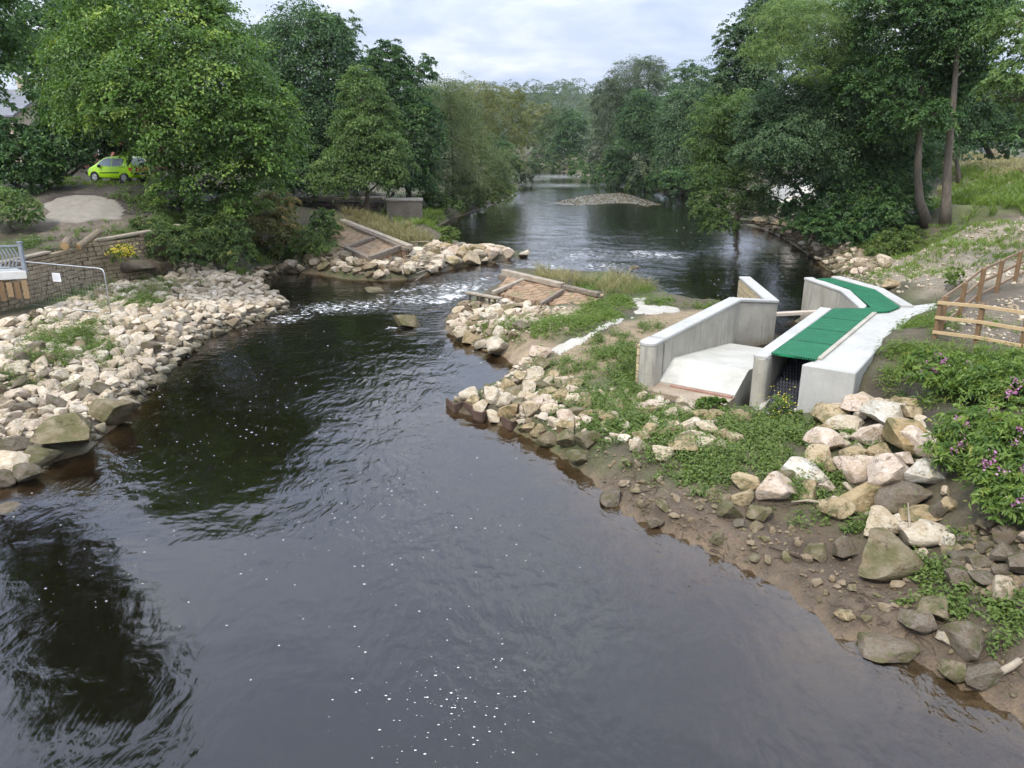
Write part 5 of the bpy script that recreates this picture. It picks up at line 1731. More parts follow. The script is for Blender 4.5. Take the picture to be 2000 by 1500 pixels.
T('sycamore_tree', 'slim tall tree, right one of the pair of trunks above the stony slope', (1846, 442, None),
  [(1880, 60, 0, 60, 60), (1840, 10, 0, 55, 50), (1900, 150, 1, 40, 45), (1930, 20, 1, 50, 45), (1820, 230, -.8, 45, 26)],
  'dark', 18000, .2, .31, seed=28, per=32, rough=.4, tpts=[(1848, 390, 0), (1850, 330, 0), (1858, 240, 0), (1866, 150, 0), (1872, 60, 0), (1880, -40, 0)], tone=.1)
T('lime_tree', 'branch of yellow green leaves reaching in at the right edge', (2150, 520, 30),
  [(1985, 170, -1, 60, 30), (1950, 195, -1, 40, 18), (2010, 120, -1, 60, 40), (2050, 200, -1, 50, 40), (1975, 60, 0, 60, 40), (2060, 40, 0, 60, 60)],
  'ash', 9000, .16, .2, seed=29, per=34, rough=.3, tone=-.1, tpts=[(2148, 400, 0), (2130, 250, 0), (2090, 120, 0), (2060, 20, 0)], lo=-.3)
T('oak_tree', 'dark wood edge tree behind the meadow at the right edge', (1960, 300, 105),
  [(1900, 245, 0, 60, 50), (1980, 235, -2, 60, 55), (1850, 230, 3, 50, 60), (1940, 190, 3, 50, 50), (2040, 230, 0, 60, 60), (1870, 170, 6, 40, 50)], 'dark', 26000, .45, .4, seed=30)
T('oak_tree', 'dim tree seen through the trunks behind the right bank', (1700, 330, 100),
  [(1700, 250, 0, 70, 70), (1620, 260, 0, 60, 60), (1770, 240, 0, 60, 70), (1560, 290, 0, 50, 50), (1680, 160, 3, 70, 60), (1780, 150, 5, 50, 50)], 'dark', 20000, .5, .4, seed=31)
T('hazel_bush', 'dense dark leafy scrub between the leaning tree and the right hand trunks', (1720, 470, None), [(1720, 420, 0, 55, 32), (1660, 430, .5, 45, 28), (1770, 400, 1, 45, 40), (1610, 445, 0, 36, 22), (1790, 430, 0, 30, 20), (1700, 380, 2, 70, 40)], 'dark', 20000, .17, .05, seed=34, cat='bush', stem='stem', part='foliage', limbs=False, tone=.15)
T('hawthorn_tree', 'dim green tree closing the view between the tall trunk pair and the meadow', (1880, 330, 70), [(1890, 212, 0, 45, 50), (1830, 270, 0, 45, 55), (1940, 200, 2, 45, 45), (1790, 290, 0, 40, 40), (1860, 150, 3, 55, 60)], 'blue', 16000, .3, .2, seed=35, tone=-.1)
T('sallow_bush', 'green riverside scrub in front of the pale spoil heap', (1520, 425, 66), [(1515, 405, 0, 30, 16), (1480, 385, 3, 26, 22), (1550, 415, -1, 30, 14)], 'grey', 6000, .2, .04, seed=36, cat='bush', stem='stem', part='foliage', limbs=False)
T('alder_bush', 'low dark scrub at the water under the willow on the far right bank', (1210, 358, 135), [(1200, 340, 0, 40, 20), (1150, 332, 20, 34, 18), (1240, 350, -6, 30, 14)], 'dark', 7000, .36, .08, seed=37, cat='bush', stem='stem', limbs=False, part='foliage', tone=.1)
T('willow_bush', 'low scrub on the far bank where the river bends out of sight', (1105, 330, None), [(1090, 318, 0, 26, 16), (1060, 320, 6, 20, 14), (1115, 322, 0, 26, 16), (1140, 326, -4, 26, 18), (1165, 335, -10, 22, 14), (1075, 326, -6, 20, 10), (1035, 322, 0, 18, 14)], 'far', 9000, .4, .08, seed=38, cat='bush', stem='stem', part='foliage', limbs=False)
T('bramble_bush', 'dark undergrowth spilling over the rocks below the right hand trunks', (1650, 485, None), [(1650, 460, 0, 46, 24), (1700, 465, 0, 36, 26), (1600, 452, 1, 36, 20), (1560, 440, 2, 30, 18), (1740, 440, 1, 50, 30)], 'dark', 17000, .15, .04, seed=39, cat='bush', stem='stem', part='foliage', limbs=False, tone=.1)
T('sallow_bush', 'low dark scrub overhanging the water along the far right bank', (1300, 372, None), [(1300, 360, 0, 62, 20), (1360, 370, -6, 40, 20), (1230, 354, 10, 50, 17), (1170, 345, 22, 40, 14), (1395, 385, -14, 24, 22)], 'dark', 16000, .26, .06, seed=69, cat='bush', stem='stem', part='foliage', limbs=False, tone=.05)
# fillers behind the left row
T('dogwood_bush', 'green leafy shrub between the reddish shrub and the paved left weir', (600, 500, None), [(590, 470, 0, 36, 24), (560, 480, -.5, 30, 22), (615, 488, -.8, 26, 14)], 'weed', 8000, .13, .04, seed=50, cat='bush', stem='stem', part='foliage', limbs=False, tone=-.1)
T('elder_bush', 'dark shrub under the big sycamore behind the bramble thicket', (480, 440, None), [(470, 415, 0, 50, 30), (420, 405, .5, 46, 26), (530, 405, 1, 40, 30)], 'dark', 14000, .15, .04, seed=51, cat='bush', stem='stem', part='foliage', limbs=False)
T('elm_tree', 'dark tree filling the gap behind the left row of trees', (520, 375, 98),
  [(500, 150, 0, 60, 80), (560, 300, -5, 60, 60), (470, 260, 0, 60, 60), (650, 310, -8, 60, 50), (730, 160, 0, 40, 50), (720, 300, -8, 50, 60)], 'dark', 18000, .5, .4, seed=32)
T('lime_tree', 'tall dim tree far behind the car with sky showing through its top', (160, 330, 85),
  [(20, 60, 0, 40, 60), (110, 120, 0, 45, 50), (240, 60, 0, 60, 60), (300, 200, 0, 80, 80)], 'blue', 13000, .5, .4, seed=33, rough=.4)

# ---- shrubs of the left bank
T('bramble_bush', 'low mound of bright green bramble at the end of the stone wall', (318, 500, None), [(318, 470, 0, 48, 34), (295, 448, .5, 44, 24), (350, 492, -.6, 34, 22), (275, 468, -.3, 26, 18)], 'bramble', 14000, .13, .04, seed=40, cat='bush', stem='stem', part='foliage', limbs=False)
T('bramble_bush', 'tall dark green bramble thicket below the big sycamore', (405, 500, None), [(395, 470, 0, 48, 38), (440, 455, .5, 44, 36), (375, 500, -.8, 38, 24), (410, 425, 1.5, 44, 26), (460, 495, -.5, 34, 24)], 'bramble', 15000, .13, .04, seed=41, cat='bush', stem='stem', part='foliage', limbs=False, tone=-.15)
T('dogwood_bush', 'reddish tinged tan shrub right of the bramble thicket', (520, 490, None), [(520, 440, 0, 56, 40), (490, 420, 1, 45, 36), (555, 462, -.6, 36, 30), (470, 470, 0, 36, 30), (540, 400, 2, 36, 26)], 'rust', 26000, .13, .04, seed=42, cat='bush', stem='stem', part='foliage', limbs=False)
T('nettle_bush', 'fresh green leafy patch of tall weeds beside the paved left weir', (632, 470, None), [(632, 425, 0, 22, 16), (620, 450, -.5, 24, 20), (648, 446, 0, 16, 16)], 'ash', 7000, .15, .03, seed=43, cat='bush', stem='stem', part='foliage', limbs=False)
T('elder_bush', 'small round green bush on the low stone bar at the river', (878, 478, 56.5), [(878, 460, 0, 17, 16), (872, 468, -.2, 13, 10)], 'weed', 2600, .15, .03, seed=44, cat='bush', stem='stem', part='foliage', limbs=False)
T('alder_bush', 'dark scrub on the bank behind the weir abutment', (850, 415, 80), [(845, 395, 0, 32, 20), (800, 400, -3, 22, 16), (880, 400, 0, 26, 14)], 'bramble', 6000, .22, .05, seed=45, cat='bush', stem='stem', part='foliage', limbs=False, tone=-.15)
T('sallow_bush', 'light green riverside bush at the foot of the olive brown willow', (965, 395, 92), [(960, 385, 0, 32, 14), (990, 372, 4, 22, 14), (925, 398, -3, 24, 10)], 'weed', 6000, .2, .05, seed=46, cat='bush', stem='stem', part='foliage', limbs=False)
# ---- right bank undergrowth
T('elder_bush', 'leafy green bush at the foot of the right hand trunks above the rocky shore', (1750, 500, None), [(1745, 475, 0, 36, 26), (1715, 490, -.5, 26, 16), (1780, 462, .5, 30, 20)], 'weed', 7500, .13, .03, seed=47, cat='bush', stem='stem', part='foliage', limbs=False, tone=-.1)
T('bramble_bush', 'dark bramble in the shade under the leaning tree', (1640, 470, None), [(1640, 440, 0, 50, 26), (1590, 435, 1, 34, 22), (1560, 400, 4, 30, 26)], 'dark', 9000, .16, .04, seed=48, cat='bush', stem='stem', part='foliage', limbs=False)
T('dock_plant', 'small green shrub growing on the gravel slope behind the farther timber fence', (1868, 560, None), [(1866, 540, 0, 18, 18), (1860, 555, -.2, 12, 8)], 'weed', 900, .12, .015, seed=49, cat='plant', stem='stem', part='foliage', limbs=False)
# pink flowered balsam on the right
def balsam(px, py, Y, lob, label, seed, n=6500):
    Y = G(px, py)[1] - .1
    t = T('balsam_plant', label, (px, py, Y), lob, 'balsam', n, .15, .02, M_STEM, seed=seed, cat='plant', stem='stem', part='foliage', per=14, rough=.42, aspect=.34, limbs=True, cl=.3, up=.9, lo=-.4, tone=-.05)
    r = np.random.default_rng(seed)
    W = []
    for (x, y, dd, rx, ry) in lob:
        c = AT(x, y, Y + dd)
        k = mpp(Y + dd, c[2])
        m = 6
        d = unit(r.normal(size=(m, 3)))
        d[:, 2] = abs(d[:, 2])
        d[:, 1] = -abs(d[:, 1])
        W.append(c + d * np.array((rx, rx, ry)) * k * 1.05)
    c = np.concatenate(W)
    m = 22
    pos = (c[:, None] + r.normal(size=(len(c), m, 3)) * .05).reshape(-1, 3)
    v, q = leaves(pos, unit(r.normal(size=(len(pos), 3)) + (0, -.5, .6)), .05, .8, r)
    o = WORLD[t.name]
    me = np_mesh('flowers', v - np.array(o), q, LM['pink'], {'tone': np.repeat(r.random(len(pos)), 4)})
    tag(link('flowers', me, o, t), kind='stuff')


balsam(1900, 900, 16.6, [(1900, 840, 0, 55, 45), (1870, 890, -.4, 45, 38), (1930, 880, .2, 45, 45)], 'pink flowered balsam with yellowing leaves leaning over the white boulders', 60)
balsam(1985, 920, 15.6, [(1985, 860, 0, 60, 55), (1960, 920, -.5, 50, 40), (2030, 900, 0, 55, 60)], 'pink flowered balsam filling the right edge above the dark rocky drain', 61, 8500)
balsam(1985, 1010, 14.2, [(1980, 970, 0, 55, 38), (2040, 980, 0, 55, 45)], 'low balsam with a few yellow leaves at the right edge, nearest the viewer', 62)
balsam(1960, 790, 18.5, [(1950, 755, 0, 60, 40), (2010, 740, .5, 60, 45)], 'pink flowered balsam on the bank below the nearer timber fence', 63)
balsam(1870, 765, 19.2, [(1850, 735, 0, 50, 34), (1810, 715, .5, 40, 26)], 'leafy balsam on the grassy bank edge left of the nearer timber fence', 64)
tg = T('ragwort_plant', 'clump of yellow ragwort in flower at the foot of the stone wall', (240, 512, 38.2), [(238, 494, 0, 24, 16)], 'weed', 1200, .12, .02, seed=65, cat='plant', stem='stem', part='foliage', limbs=False)
r = np.random.default_rng(65)
c = AT(240, 490, 38)
pos = c + r.normal(size=(420, 3)) * np.array((.26, .25, .16))
v, q = leaves(pos, unit(r.normal(size=(420, 3)) * .4 + (0, -.3, 1)), .07, .9, r)
o = np.array(WORLD[tg.name])
tag(link('flowers', np_mesh('flowers', v - o, q, LM['yellow'], {'tone': np.repeat(r.random(420), 4)}), o, tg), kind='stuff')
tg = T('ragwort_plant', 'sparse yellow flowered weed growing at the mouth of the fish pass', (1530, 822, None), [(1526, 790, 0, 24, 22), (1545, 805, -.1, 18, 14), (1505, 806, -.1, 16, 12)], 'weed', 1900, .085, .015, seed=66, cat='plant', stem='stem', part='foliage', limbs=False, rough=.4, aspect=.3)
r = np.random.default_rng(66)
Yq = WORLD[tg.name][1]
pos = AT(1526, 786, Yq - .1) + r.normal(size=(110, 3)) * np.array((.24, .2, .2))
v, q = leaves(pos, unit(r.normal(size=(110, 3)) * .4 + (0, -.3, 1)), .035, .9, r)
o = np.array(WORLD[tg.name])
tag(link('flowers', np_mesh('flowers', v - o, q, LM['yellow'], {'tone': np.repeat(r.random(110), 4)}), o, tg), kind='stuff')
T('dock_plant', 'dark broad leaved plant at the sill of the ramp between the concrete walls', (1388, 806, None), [(1390, 790, 0, 26, 14)], 'balsam', 420, .2, .015, M_STEM, seed=67, cat='plant', stem='stem', part='foliage', limbs=False, per=14, aspect=.5, tone=-.25)
T('nettle_plant', 'tall leggy weed rising from the grass left of the long concrete wall', (1226, 735, None), [(1222, 690, 0, 14, 30), (1215, 715, 0, 16, 18)], 'weed', 700, .09, .012, seed=68, cat='plant', stem='stem', part='foliage', limbs=False, rough=.4, aspect=.3, per=14)

# ------------------------------------------------------------------ weeds and grass that nobody could count
def patch_points(ells, r, dens):
    """ells: (px,py,rx,ry,weight); points per square metre of ground"""
    out = []
    for (px, py, rx, ry, wgt) in ells:
        c = G(px, py)
        e1, e2 = G(px + rx, py), G(px, py + ry)
        ex = np.linalg.norm(e1[:2] - c[:2])
        ey = min(np.linalg.norm(e2[:2] - c[:2]), ex * 4)
        n = int(min(PI * ex * ey * dens * wgt, 2600))
        a = r.uniform(0, 2 * PI, n)
        s = np.sqrt(r.random(n)) * (1 + .25 * r.normal(size=n))
        xs, ys = c[0] + ex * s * np.cos(a), c[1] + ey * s * np.sin(a)
        for x, y in zip(xs, ys):
            z = hz(x, y)
            if z > .05:
                out.append((x, y, z, s.mean()))
    return np.array(out)


def weeds(name, ells, mat, dens, size, h, rad, per, seed, label, aspect=.4, cat='weeds', tone=0.0):
    r = np.random.default_rng(seed)
    pts = patch_points(ells, r, dens)
    cl = lattice(pts[:, 0], pts[:, 1], .6, seed)
    pts = pts[cl > -.45 + .3 * r.normal(size=len(pts))]
    n = len(pts)
    hs = h * r.uniform(.5, 1.3, n) * (1 + .35 * lattice(pts[:, 0], pts[:, 1], .8, seed + 1))
    off = r.normal(size=(n, per, 3)) * .55
    off[..., 2] = np.abs(off[..., 2]) + .05
    pos = pts[:, None, :3] + off * np.stack([np.full(n, rad), np.full(n, rad), hs * .8], -1)[:, None]
    nr = unit(r.normal(size=(n, per, 3)) * .5 + off * .4 + np.array((0, 0, .9)))
    ct = r.normal(size=(n, 1)) * .13
    tn = np.clip(.45 + tone + ct + r.normal(size=(n, per)) * .18, 0, 1)
    v, q = leaves(pos.reshape(-1, 3), nr.reshape(-1, 3), size, aspect, r, axis=(unit(off * np.array((1, 1, .3)))).reshape(-1, 3), droop=.1)
    me = np_mesh(name, v, q, LM[mat], {'tone': np.repeat(tn.ravel(), 4)})
    tag(link(name, me), label, cat, kind='stuff')


def grass(name, ells, mat, dens, h, w, per, seed, label, tone=0.0):
    r = np.random.default_rng(seed)
    pts = patch_points(ells, r, dens)
    n = len(pts) * per
    b = np.repeat(pts[:, :3], per, 0) + np.concatenate([r.normal(size=(n, 2)) * .07, np.zeros((n, 1))], 1)
    H_ = (h * r.uniform(.45, 1.25, n))[:, None]
    lean = np.concatenate([r.normal(size=(n, 2)) * .35, np.ones((n, 1))], 1)
    side = unit(np.concatenate([r.normal(size=(n, 2)), np.zeros((n, 1))], 1)) * w
    v = np.empty((n, 4, 3))
    mid = b + lean * H_ * .55
    tip = b + lean * H_ * .9 + np.concatenate([lean[:, :2] * .5 * H_, np.zeros((n, 1))], 1)
    v[:, 0], v[:, 1], v[:, 2], v[:, 3] = b, mid + side, tip, mid - side
    tn = np.clip(.45 + tone + np.repeat(r.normal(size=len(pts)) * .15, per) + r.normal(size=n) * .15, 0, 1)
    me = np_mesh(name, v.reshape(-1, 3), np.arange(n * 4).reshape(n, 4), LM[mat], {'tone': np.repeat(tn, 4)})
    tag(link(name, me), label, 'grass', kind='stuff')


weeds('weeds', [(1200, 790, 90, 30, 1), (1130, 770, 50, 26, .7), (1240, 830, 90, 34, 1), (1330, 850, 90, 34, 1), (1290, 815, 60, 16, .6), (1420, 880, 90, 34, 1), (1500, 880, 70, 34, 1.1), (1540, 840, 55, 30, 1.3), (1400, 910, 60, 24, .9), (1460, 850, 60, 30, .8), (1330, 900, 50, 16, .6), (1230, 700, 40, 40, 1), (1180, 690, 30, 24, .7), (1080, 720, 40, 20, .6), (1100, 760, 40, 20, .6), (1220, 740, 30, 26, .8), (1200, 660, 44, 14, .5), (1165, 720, 44, 22, .7), (1270, 640, 30, 10, .3), (1400, 815, 40, 10, .5), (1480, 818, 30, 10, .5), (1590, 940, 36, 24, 1), (1650, 860, 26, 18, .7), (1690, 1020, 34, 34, 1.1), (1050, 745, 20, 16, .6), (1440, 835, 40, 12, .7), (1200, 850, 40, 20, .5), (1270, 870, 50, 18, .7), (1350, 930, 60, 18, .9), (1420, 945, 40, 18, 1), (1260, 905, 50, 16, .6), (1500, 925, 40, 16, .8), (1180, 825, 40, 18, .6), (1050, 775, 24, 12, .5), (1090, 815, 24, 12, .4), (1380, 965, 30, 10, .6), (1600, 890, 20, 16, .8), (1640, 945, 26, 12, .8), (1740, 1000, 20, 12, .5), (1570, 970, 40, 14, .9), (1480, 1000, 40, 12, .35), (1590, 1010, 40, 14, .45), (1540, 1030, 30, 10, .25)],
      'weed', 62, .10, .30, .15, 22, 71, 'low green weeds spreading between the stones of the near bank')
weeds('weeds', [(1830, 1120, 40, 24, .8), (1880, 1170, 40, 20, .7), (1940, 1190, 50, 24, .8), (1980, 1220, 40, 30, .8), (1870, 1060, 26, 16, .8), (1820, 1160, 24, 16, .6), (1950, 1260, 30, 20, .6), (1990, 1180, 40, 24, .8), (1790, 1100, 24, 16, .5), (1860, 1200, 40, 16, .6), (1670, 1040, 30, 14, .6), (1900, 1230, 40, 16, .5), (1780, 1180, 20, 10, .4), (1560, 965, 30, 18, .9), (1640, 970, 24, 12, .7), (1700, 870, 24, 14, .5)],
      'weed', 150, .09, .26, .13, 18, 72, 'green weeds and dock leaves on the near right shore', aspect=.5)
weeds('weeds', [(1760, 690, 40, 20, 1), (1830, 690, 50, 24, 1.2), (1900, 710, 60, 24, 1.2), (1960, 720, 50, 24, 1), (1740, 735, 24, 18, .9), (1790, 730, 40, 20, .8), (1850, 740, 40, 24, .9), (2010, 720, 50, 30, 1), (1850, 640, 24, 10, .4), (1770, 640, 16, 8, .5), (1740, 780, 24, 14, .4), (1810, 790, 30, 14, .5), (1950, 640, 30, 12, .25)],
      'grass', 70, .13, .36, .15, 18, 73, 'lush green grass and weeds on the bank edge below the nearer timber fence', aspect=.22, cat='grass', tone=-.12)
weeds('weeds', [(130, 670, 60, 22, 1), (190, 690, 40, 18, .8), (60, 700, 40, 12, .6), (110, 705, 40, 12, .8), (280, 590, 26, 16, .7), (250, 575, 22, 12, .6), (300, 600, 20, 14, .7), (200, 570, 26, 10, .4), (20, 740, 26, 12, .7), (150, 590, 40, 10, .35), (265, 545, 26, 8, .5), (300, 560, 20, 10, .4), (60, 755, 20, 10, .5), (210, 720, 20, 10, .4), (150, 765, 16, 8, .3), (230, 600, 30, 12, .4), (320, 570, 20, 10, .5), (90, 640, 30, 10, .3), (180, 640, 30, 10, .4), (390, 560, 20, 6, .3), (240, 640, 16, 8, .4)],
      'weed', 150, .11, .5, .16, 16, 74, 'patches of green weeds between the pale rocks of the left bank', aspect=.3)
weeds('weeds', [(100, 490, 60, 8, .6), (60, 480, 30, 10, .8), (190, 500, 40, 22, 1), (260, 500, 30, 18, .8), (430, 515, 60, 14, .8), (500, 510, 60, 14, .7), (560, 505, 50, 18, .8), (350, 520, 40, 10, .6), (600, 490, 40, 20, .8), (640, 480, 26, 16, .7), (180, 455, 60, 8, .25), (260, 440, 40, 8, .4), (330, 425, 40, 14, .7), (300, 405, 30, 12, .5)],
      'bramble', 26, .14, .4, .2, 18, 75, 'green undergrowth along the foot of the left bank shrubs', aspect=.45)
weeds('weeds', [(1020, 640, 46, 26, 1), (1060, 650, 30, 20, .8), (1130, 630, 50, 16, .9), (1170, 610, 36, 16, 1), (1210, 590, 26, 14, .9), (1100, 645, 30, 12, .7), (1150, 560, 30, 8, .5), (1230, 560, 24, 10, .8), (960, 610, 14, 8, .4), (930, 640, 18, 8, .4), (1290, 590, 40, 6, .5), (1380, 600, 40, 5, .5), (1260, 570, 16, 8, .6), (1150, 655, 20, 8, .3)],
      'grass', 50, .13, .34, .16, 18, 76, 'tufted green growth on the middle of the spit', aspect=.25, tone=-.15)
grass('tall_grass', [(1090, 548, 30, 7, 1), (1060, 545, 20, 6, .6), (1130, 556, 26, 8, .8), (1200, 570, 30, 10, .6), (1225, 560, 20, 10, .6)], 'drygrass', 9, .75, .012, 14, 81, 'tall dry straw coloured grass along the crest of the right weir fragment')
grass('tall_grass', [(1420, 865, 70, 24, .5), (1220, 800, 60, 20, .5), (1330, 900, 60, 14, .4), (1160, 700, 50, 24, .6), (1500, 900, 40, 16, .5), (1060, 650, 40, 20, .5), (1760, 720, 50, 14, .6), (1870, 690, 60, 12, .6)], 'drygrass', 8, .42, .006, 5, 88, 'thin dry seeding stalks standing up through the weeds of the near bank and the spit')
grass('tall_grass', [(760, 455, 50, 12, 1), (800, 470, 30, 10, 1), (720, 435, 30, 10, 1), (830, 476, 20, 6, .5), (700, 425, 20, 10, .6), (655, 455, 20, 16, .6)], 'drygrass', 7, .8, .02, 16, 82, 'long yellowing grass behind the paved slope of the left weir', tone=-.15)
grass('grass', [(900, 410, 50, 10, 1), (860, 425, 30, 10, .8), (960, 390, 40, 8, 1), (840, 440, 20, 8, .6), (1000, 375, 20, 8, .8), (600, 500, 50, 14, .5), (520, 515, 60, 10, .5), (440, 530, 40, 8, .5)], 'grass', 4, .7, .03, 16, 83, 'bright green waterside grass along the left river edge')
grass('meadow_grass', [(1930, 395, 90, 16, 1), (1990, 405, 90, 16, 1), (1900, 410, 50, 8, 1), (1960, 370, 80, 14, .7), (2050, 390, 80, 20, .8), (1930, 420, 60, 6, .8)], 'grass', 3.2, .8, .035, 16, 84, 'long green meadow grass beyond the right hand trunks')
grass('meadow_grass', [(1940, 335, 80, 10, 1), (1990, 325, 60, 10, 1), (1900, 325, 40, 8, .8), (2060, 330, 60, 14, .7), (1950, 352, 60, 6, .5)], 'drygrass', 1.4, .8, .06, 16, 85, 'pale dry grass and weeds on the rubble mound beyond the meadow', tone=-.1)
grass('grass', [(1800, 510, 60, 14, .5), (1870, 480, 60, 14, .6), (1960, 460, 60, 12, .6), (1850, 455, 50, 8, 1), (1750, 505, 30, 14, .6), (1960, 510, 60, 14, .3), (1930, 440, 60, 8, .8), (1820, 540, 30, 8, .3), (2030, 470, 50, 20, .5), (1700, 490, 30, 12, .6), (1740, 530, 40, 14, .4), (1880, 520, 60, 14, .4), (1960, 480, 50, 14, .5)], 'grass', 16, .26, .014, 12, 86, 'thin green grass growing on the gravel slope')
grass('grass', [(2120, 780, 110, 60, .8), (2300, 900, 160, 90, .6), (2150, 950, 90, 70, .8), (2350, 720, 160, 60, .6), (2150, 1120, 90, 60, .5), (2350, 1100, 150, 90, .5)], 'grass', 22, .3, .014, 12, 89, 'rough grass on the bank top beyond the balsam at the right edge')
grass('grass', [(150, 455, 70, 8, .5), (220, 445, 50, 8, .6), (80, 470, 40, 8, .6), (280, 430, 40, 10, .8), (320, 400, 30, 10, .8), (240, 362, 60, 4, .8), (130, 362, 60, 5, .8), (100, 352, 60, 5, .8)], 'grass', 5, .28, .018, 12, 87, 'short worn grass on the terrace behind the stone wall', tone=-.2)
# a wood on the far hill and scrub behind, one mass each
r = np.random.default_rng(90)
V, Q, TT = [], [], []
n0 = 0
lob = []
for i in range(420):
    y = 340 + 320 * r.random()
    x = r.uniform(-.12, .30) * y
    h = 3 + max(0, (y - 330)) * .115
    lob.append((x, y, h + 1, 9 * r.uniform(.8, 1.3), 9, 7 * r.uniform(.7, 1.1)))
v, q, tn, _ = crown(lob, 110000, .85, r, .3, 26, .7, .7, -.05, .06, -.2)
me = np_mesh('far_woodland', v, q, LM['far'], {'tone': tn})
tag(link('far_woodland', me), 'hazy wooded hillside closing the valley beyond the river bend', 'wood', kind='stuff')
lob = []
for i in range(130):
    s = r.choice((-1, 1))
    y = r.uniform(100, 330)
    x = (-.07 * y - 28 - r.uniform(0, 60)) if s < 0 else (.19 * y + 20 + r.uniform(0, 70))
    lob.append((x, y, hz(x, y) + 4.5, 6 * r.uniform(.7, 1.3), 6, 7 * r.uniform(.7, 1.2)))
v, q, tn, _ = crown(lob, 45000, .9, r, .3, 30, .6, .6, -.15, .25, -.7)
me = np_mesh('valley_woodland', v, q, LM['blue'], {'tone': tn})
tag(link('valley_woodland', me), 'dim mass of woodland behind the trees of both banks', 'wood', kind='stuff')
# hill under the far wood
g = N('hill_ground')
M_HILL = g.surf(g.pbr((.04, .055, .025), .95))
hx = np.linspace(-700, 700, 30)
hy = np.linspace(335, 1000, 16)
A, Bm = np.meshgrid(hx, hy)
hzv = np.where(Bm < 660, (Bm - 335) * .115, 37 + (Bm - 660) * .02) + 1 + 3 * lattice(A.ravel(), Bm.ravel(), 90, 91).reshape(A.shape)
ii = np.arange(A.size).reshape(A.shape)
me = np_mesh('hill', np.stack([A.ravel(), Bm.ravel(), hzv.ravel()], 1), np.stack([ii[:-1, :-1], ii[:-1, 1:], ii[1:, 1:], ii[1:, :-1]], -1).reshape(-1, 4), M_HILL, smooth=True)
tag(link('hill', me), kind='structure')

# ------------------------------------------------------------------ driftwood and sticks
M_DRIFT = simple('driftwood', (.20, .16, .11), (.40, .34, .26), 4, .9, .5, .02)


def stick(mb, c, L, rad, rj, up=.3):
    a = rj.uniform(0, 2 * PI)
    d = np.array((math.cos(a), math.sin(a), rj.uniform(-.1, up)))
    p0 = np.array(c) - d * L * .5
    m = np.array(c) + np.array((rj.uniform(-.1, .1), rj.uniform(-.1, .1), rj.uniform(0, .12))) * L
    mb.tube([p0, m, np.array(c) + d * L * .5], [rad, rad * .85, rad * .4], 5)


rj = random.Random(77)
mb = MB()
for _ in range(46):
    c = G(rj.gauss(830, 20), rj.gauss(522, 9))
    stick(mb, c + (0, 0, rj.uniform(.05, .7)), rj.uniform(.8, 2.6), rj.uniform(.02, .07), rj)
tag(mb.build('branch_pile', M_DRIFT), 'tangle of bare grey branches caught against the end of the left weir', 'branches', kind='stuff')
mb = MB()
for _ in range(50):
    c = G(rj.gauss(1462, 18), rj.gauss(416, 9))
    stick(mb, c + (0, 0, rj.uniform(.1, 1.2)), rj.uniform(1.5, 4), rj.uniform(.03, .12), rj, .8)
tag(mb.build('branch_pile', M_DRIFT), 'pile of pale driftwood on the shore behind the leaning tree', 'branches', kind='stuff')
a, b = G(1910, 1352), G(1990, 1300)
mb = MB()
a, b = a + (0, 0, .06), b + (0, 0, .1)
mb.tube([a, a * .6 + b * .4 + (0, .02, .04), a * .25 + b * .75 + (0, -.02, .03), b], [.04, .055, .06, .05], 8)
m_ = a * .3 + b * .7
mb.tube([m_, m_ + (.12, .02, .1), m_ + (.3, .12, .12)], [.035, .025, .012], 6)
tag(mb.build('driftwood_branch', M_DRIFT, smooth=True), 'thick smooth driftwood branch lying on the mud at the lower right', 'driftwood')
M_TWIG = simple('wet_twig', (.045, .03, .02), (.12, .085, .055), 6, .8, .3)
mb = MB()
for _ in range(300):
    cx, cy, sx, sy = rj.choice([(1690, 1190, 60, 26), (1550, 1085, 60, 22), (1800, 1230, 60, 30), (1400, 1085, 14, 5), (1330, 1010, 60, 26), (1560, 985, 50, 8), (1690, 1160, 40, 20), (1250, 960, 40, 20), (1930, 1300, 40, 26)])
    c = G(rj.gauss(cx, sx), rj.gauss(cy, sy))
    if c[2] > 0.01:
        stick(mb, c + (0, 0, .02), rj.uniform(.1, .5), rj.uniform(.003, .011), rj, .15)
tag(mb.build('twigs', M_TWIG), 'dark wet twigs and debris scattered over the near mud shore', 'twigs', kind='stuff')
a, b = G(1545, 987), G(1606, 990)
mb = MB().tube([a + (0, 0, .08), (a + b) / 2 + (0, 0, .14), b + (0, 0, .1)], [.02, .03, .035], 6)
tag(mb.build('driftwood_branch', M_DRIFT, smooth=True), 'pale stick lying beside the rugged pitted boulder', 'driftwood')
a, b = G(1762, 1048), G(1775, 1078)
mb = MB().tube([a + (0, 0, .75), (a + b) / 2 + (0, 0, .5), b + (0, 0, .1)], [.012, .025, .035], 6)
tag(mb.build('driftwood_branch', M_DRIFT, smooth=True), 'short brown stick leaning on the squared white block', 'driftwood')
a, b = G(1500, 1072), G(1560, 1092)
mb = MB().tube([a + (0, 0, .05), (a + b) / 2 + (0, 0, .08), b + (0, 0, .05)], [.012, .03, .04], 6)
tag(mb.build('driftwood_branch', M_TWIG, smooth=True), 'dark plank like stick lying on the mud strip', 'driftwood')
SKY_LO, SKY_HI = 8.4, 18.5
SUN_E = 2.3
HAZE = 0.00012
EXPO = 0.62
# ------------------------------------------------------------------ the green car
def paint(name, c, rough=.3):
    g = N(name)
    nd = g.n('BsdfPrincipled')
    g.set(nd, 'Base Color', c)
    g.set(nd, 'Roughness', rough)
    g.set(nd, 'Coat Weight', .5)
    g.set(nd, 'Coat Roughness', .12)
    return g.surf(nd.outputs[0])


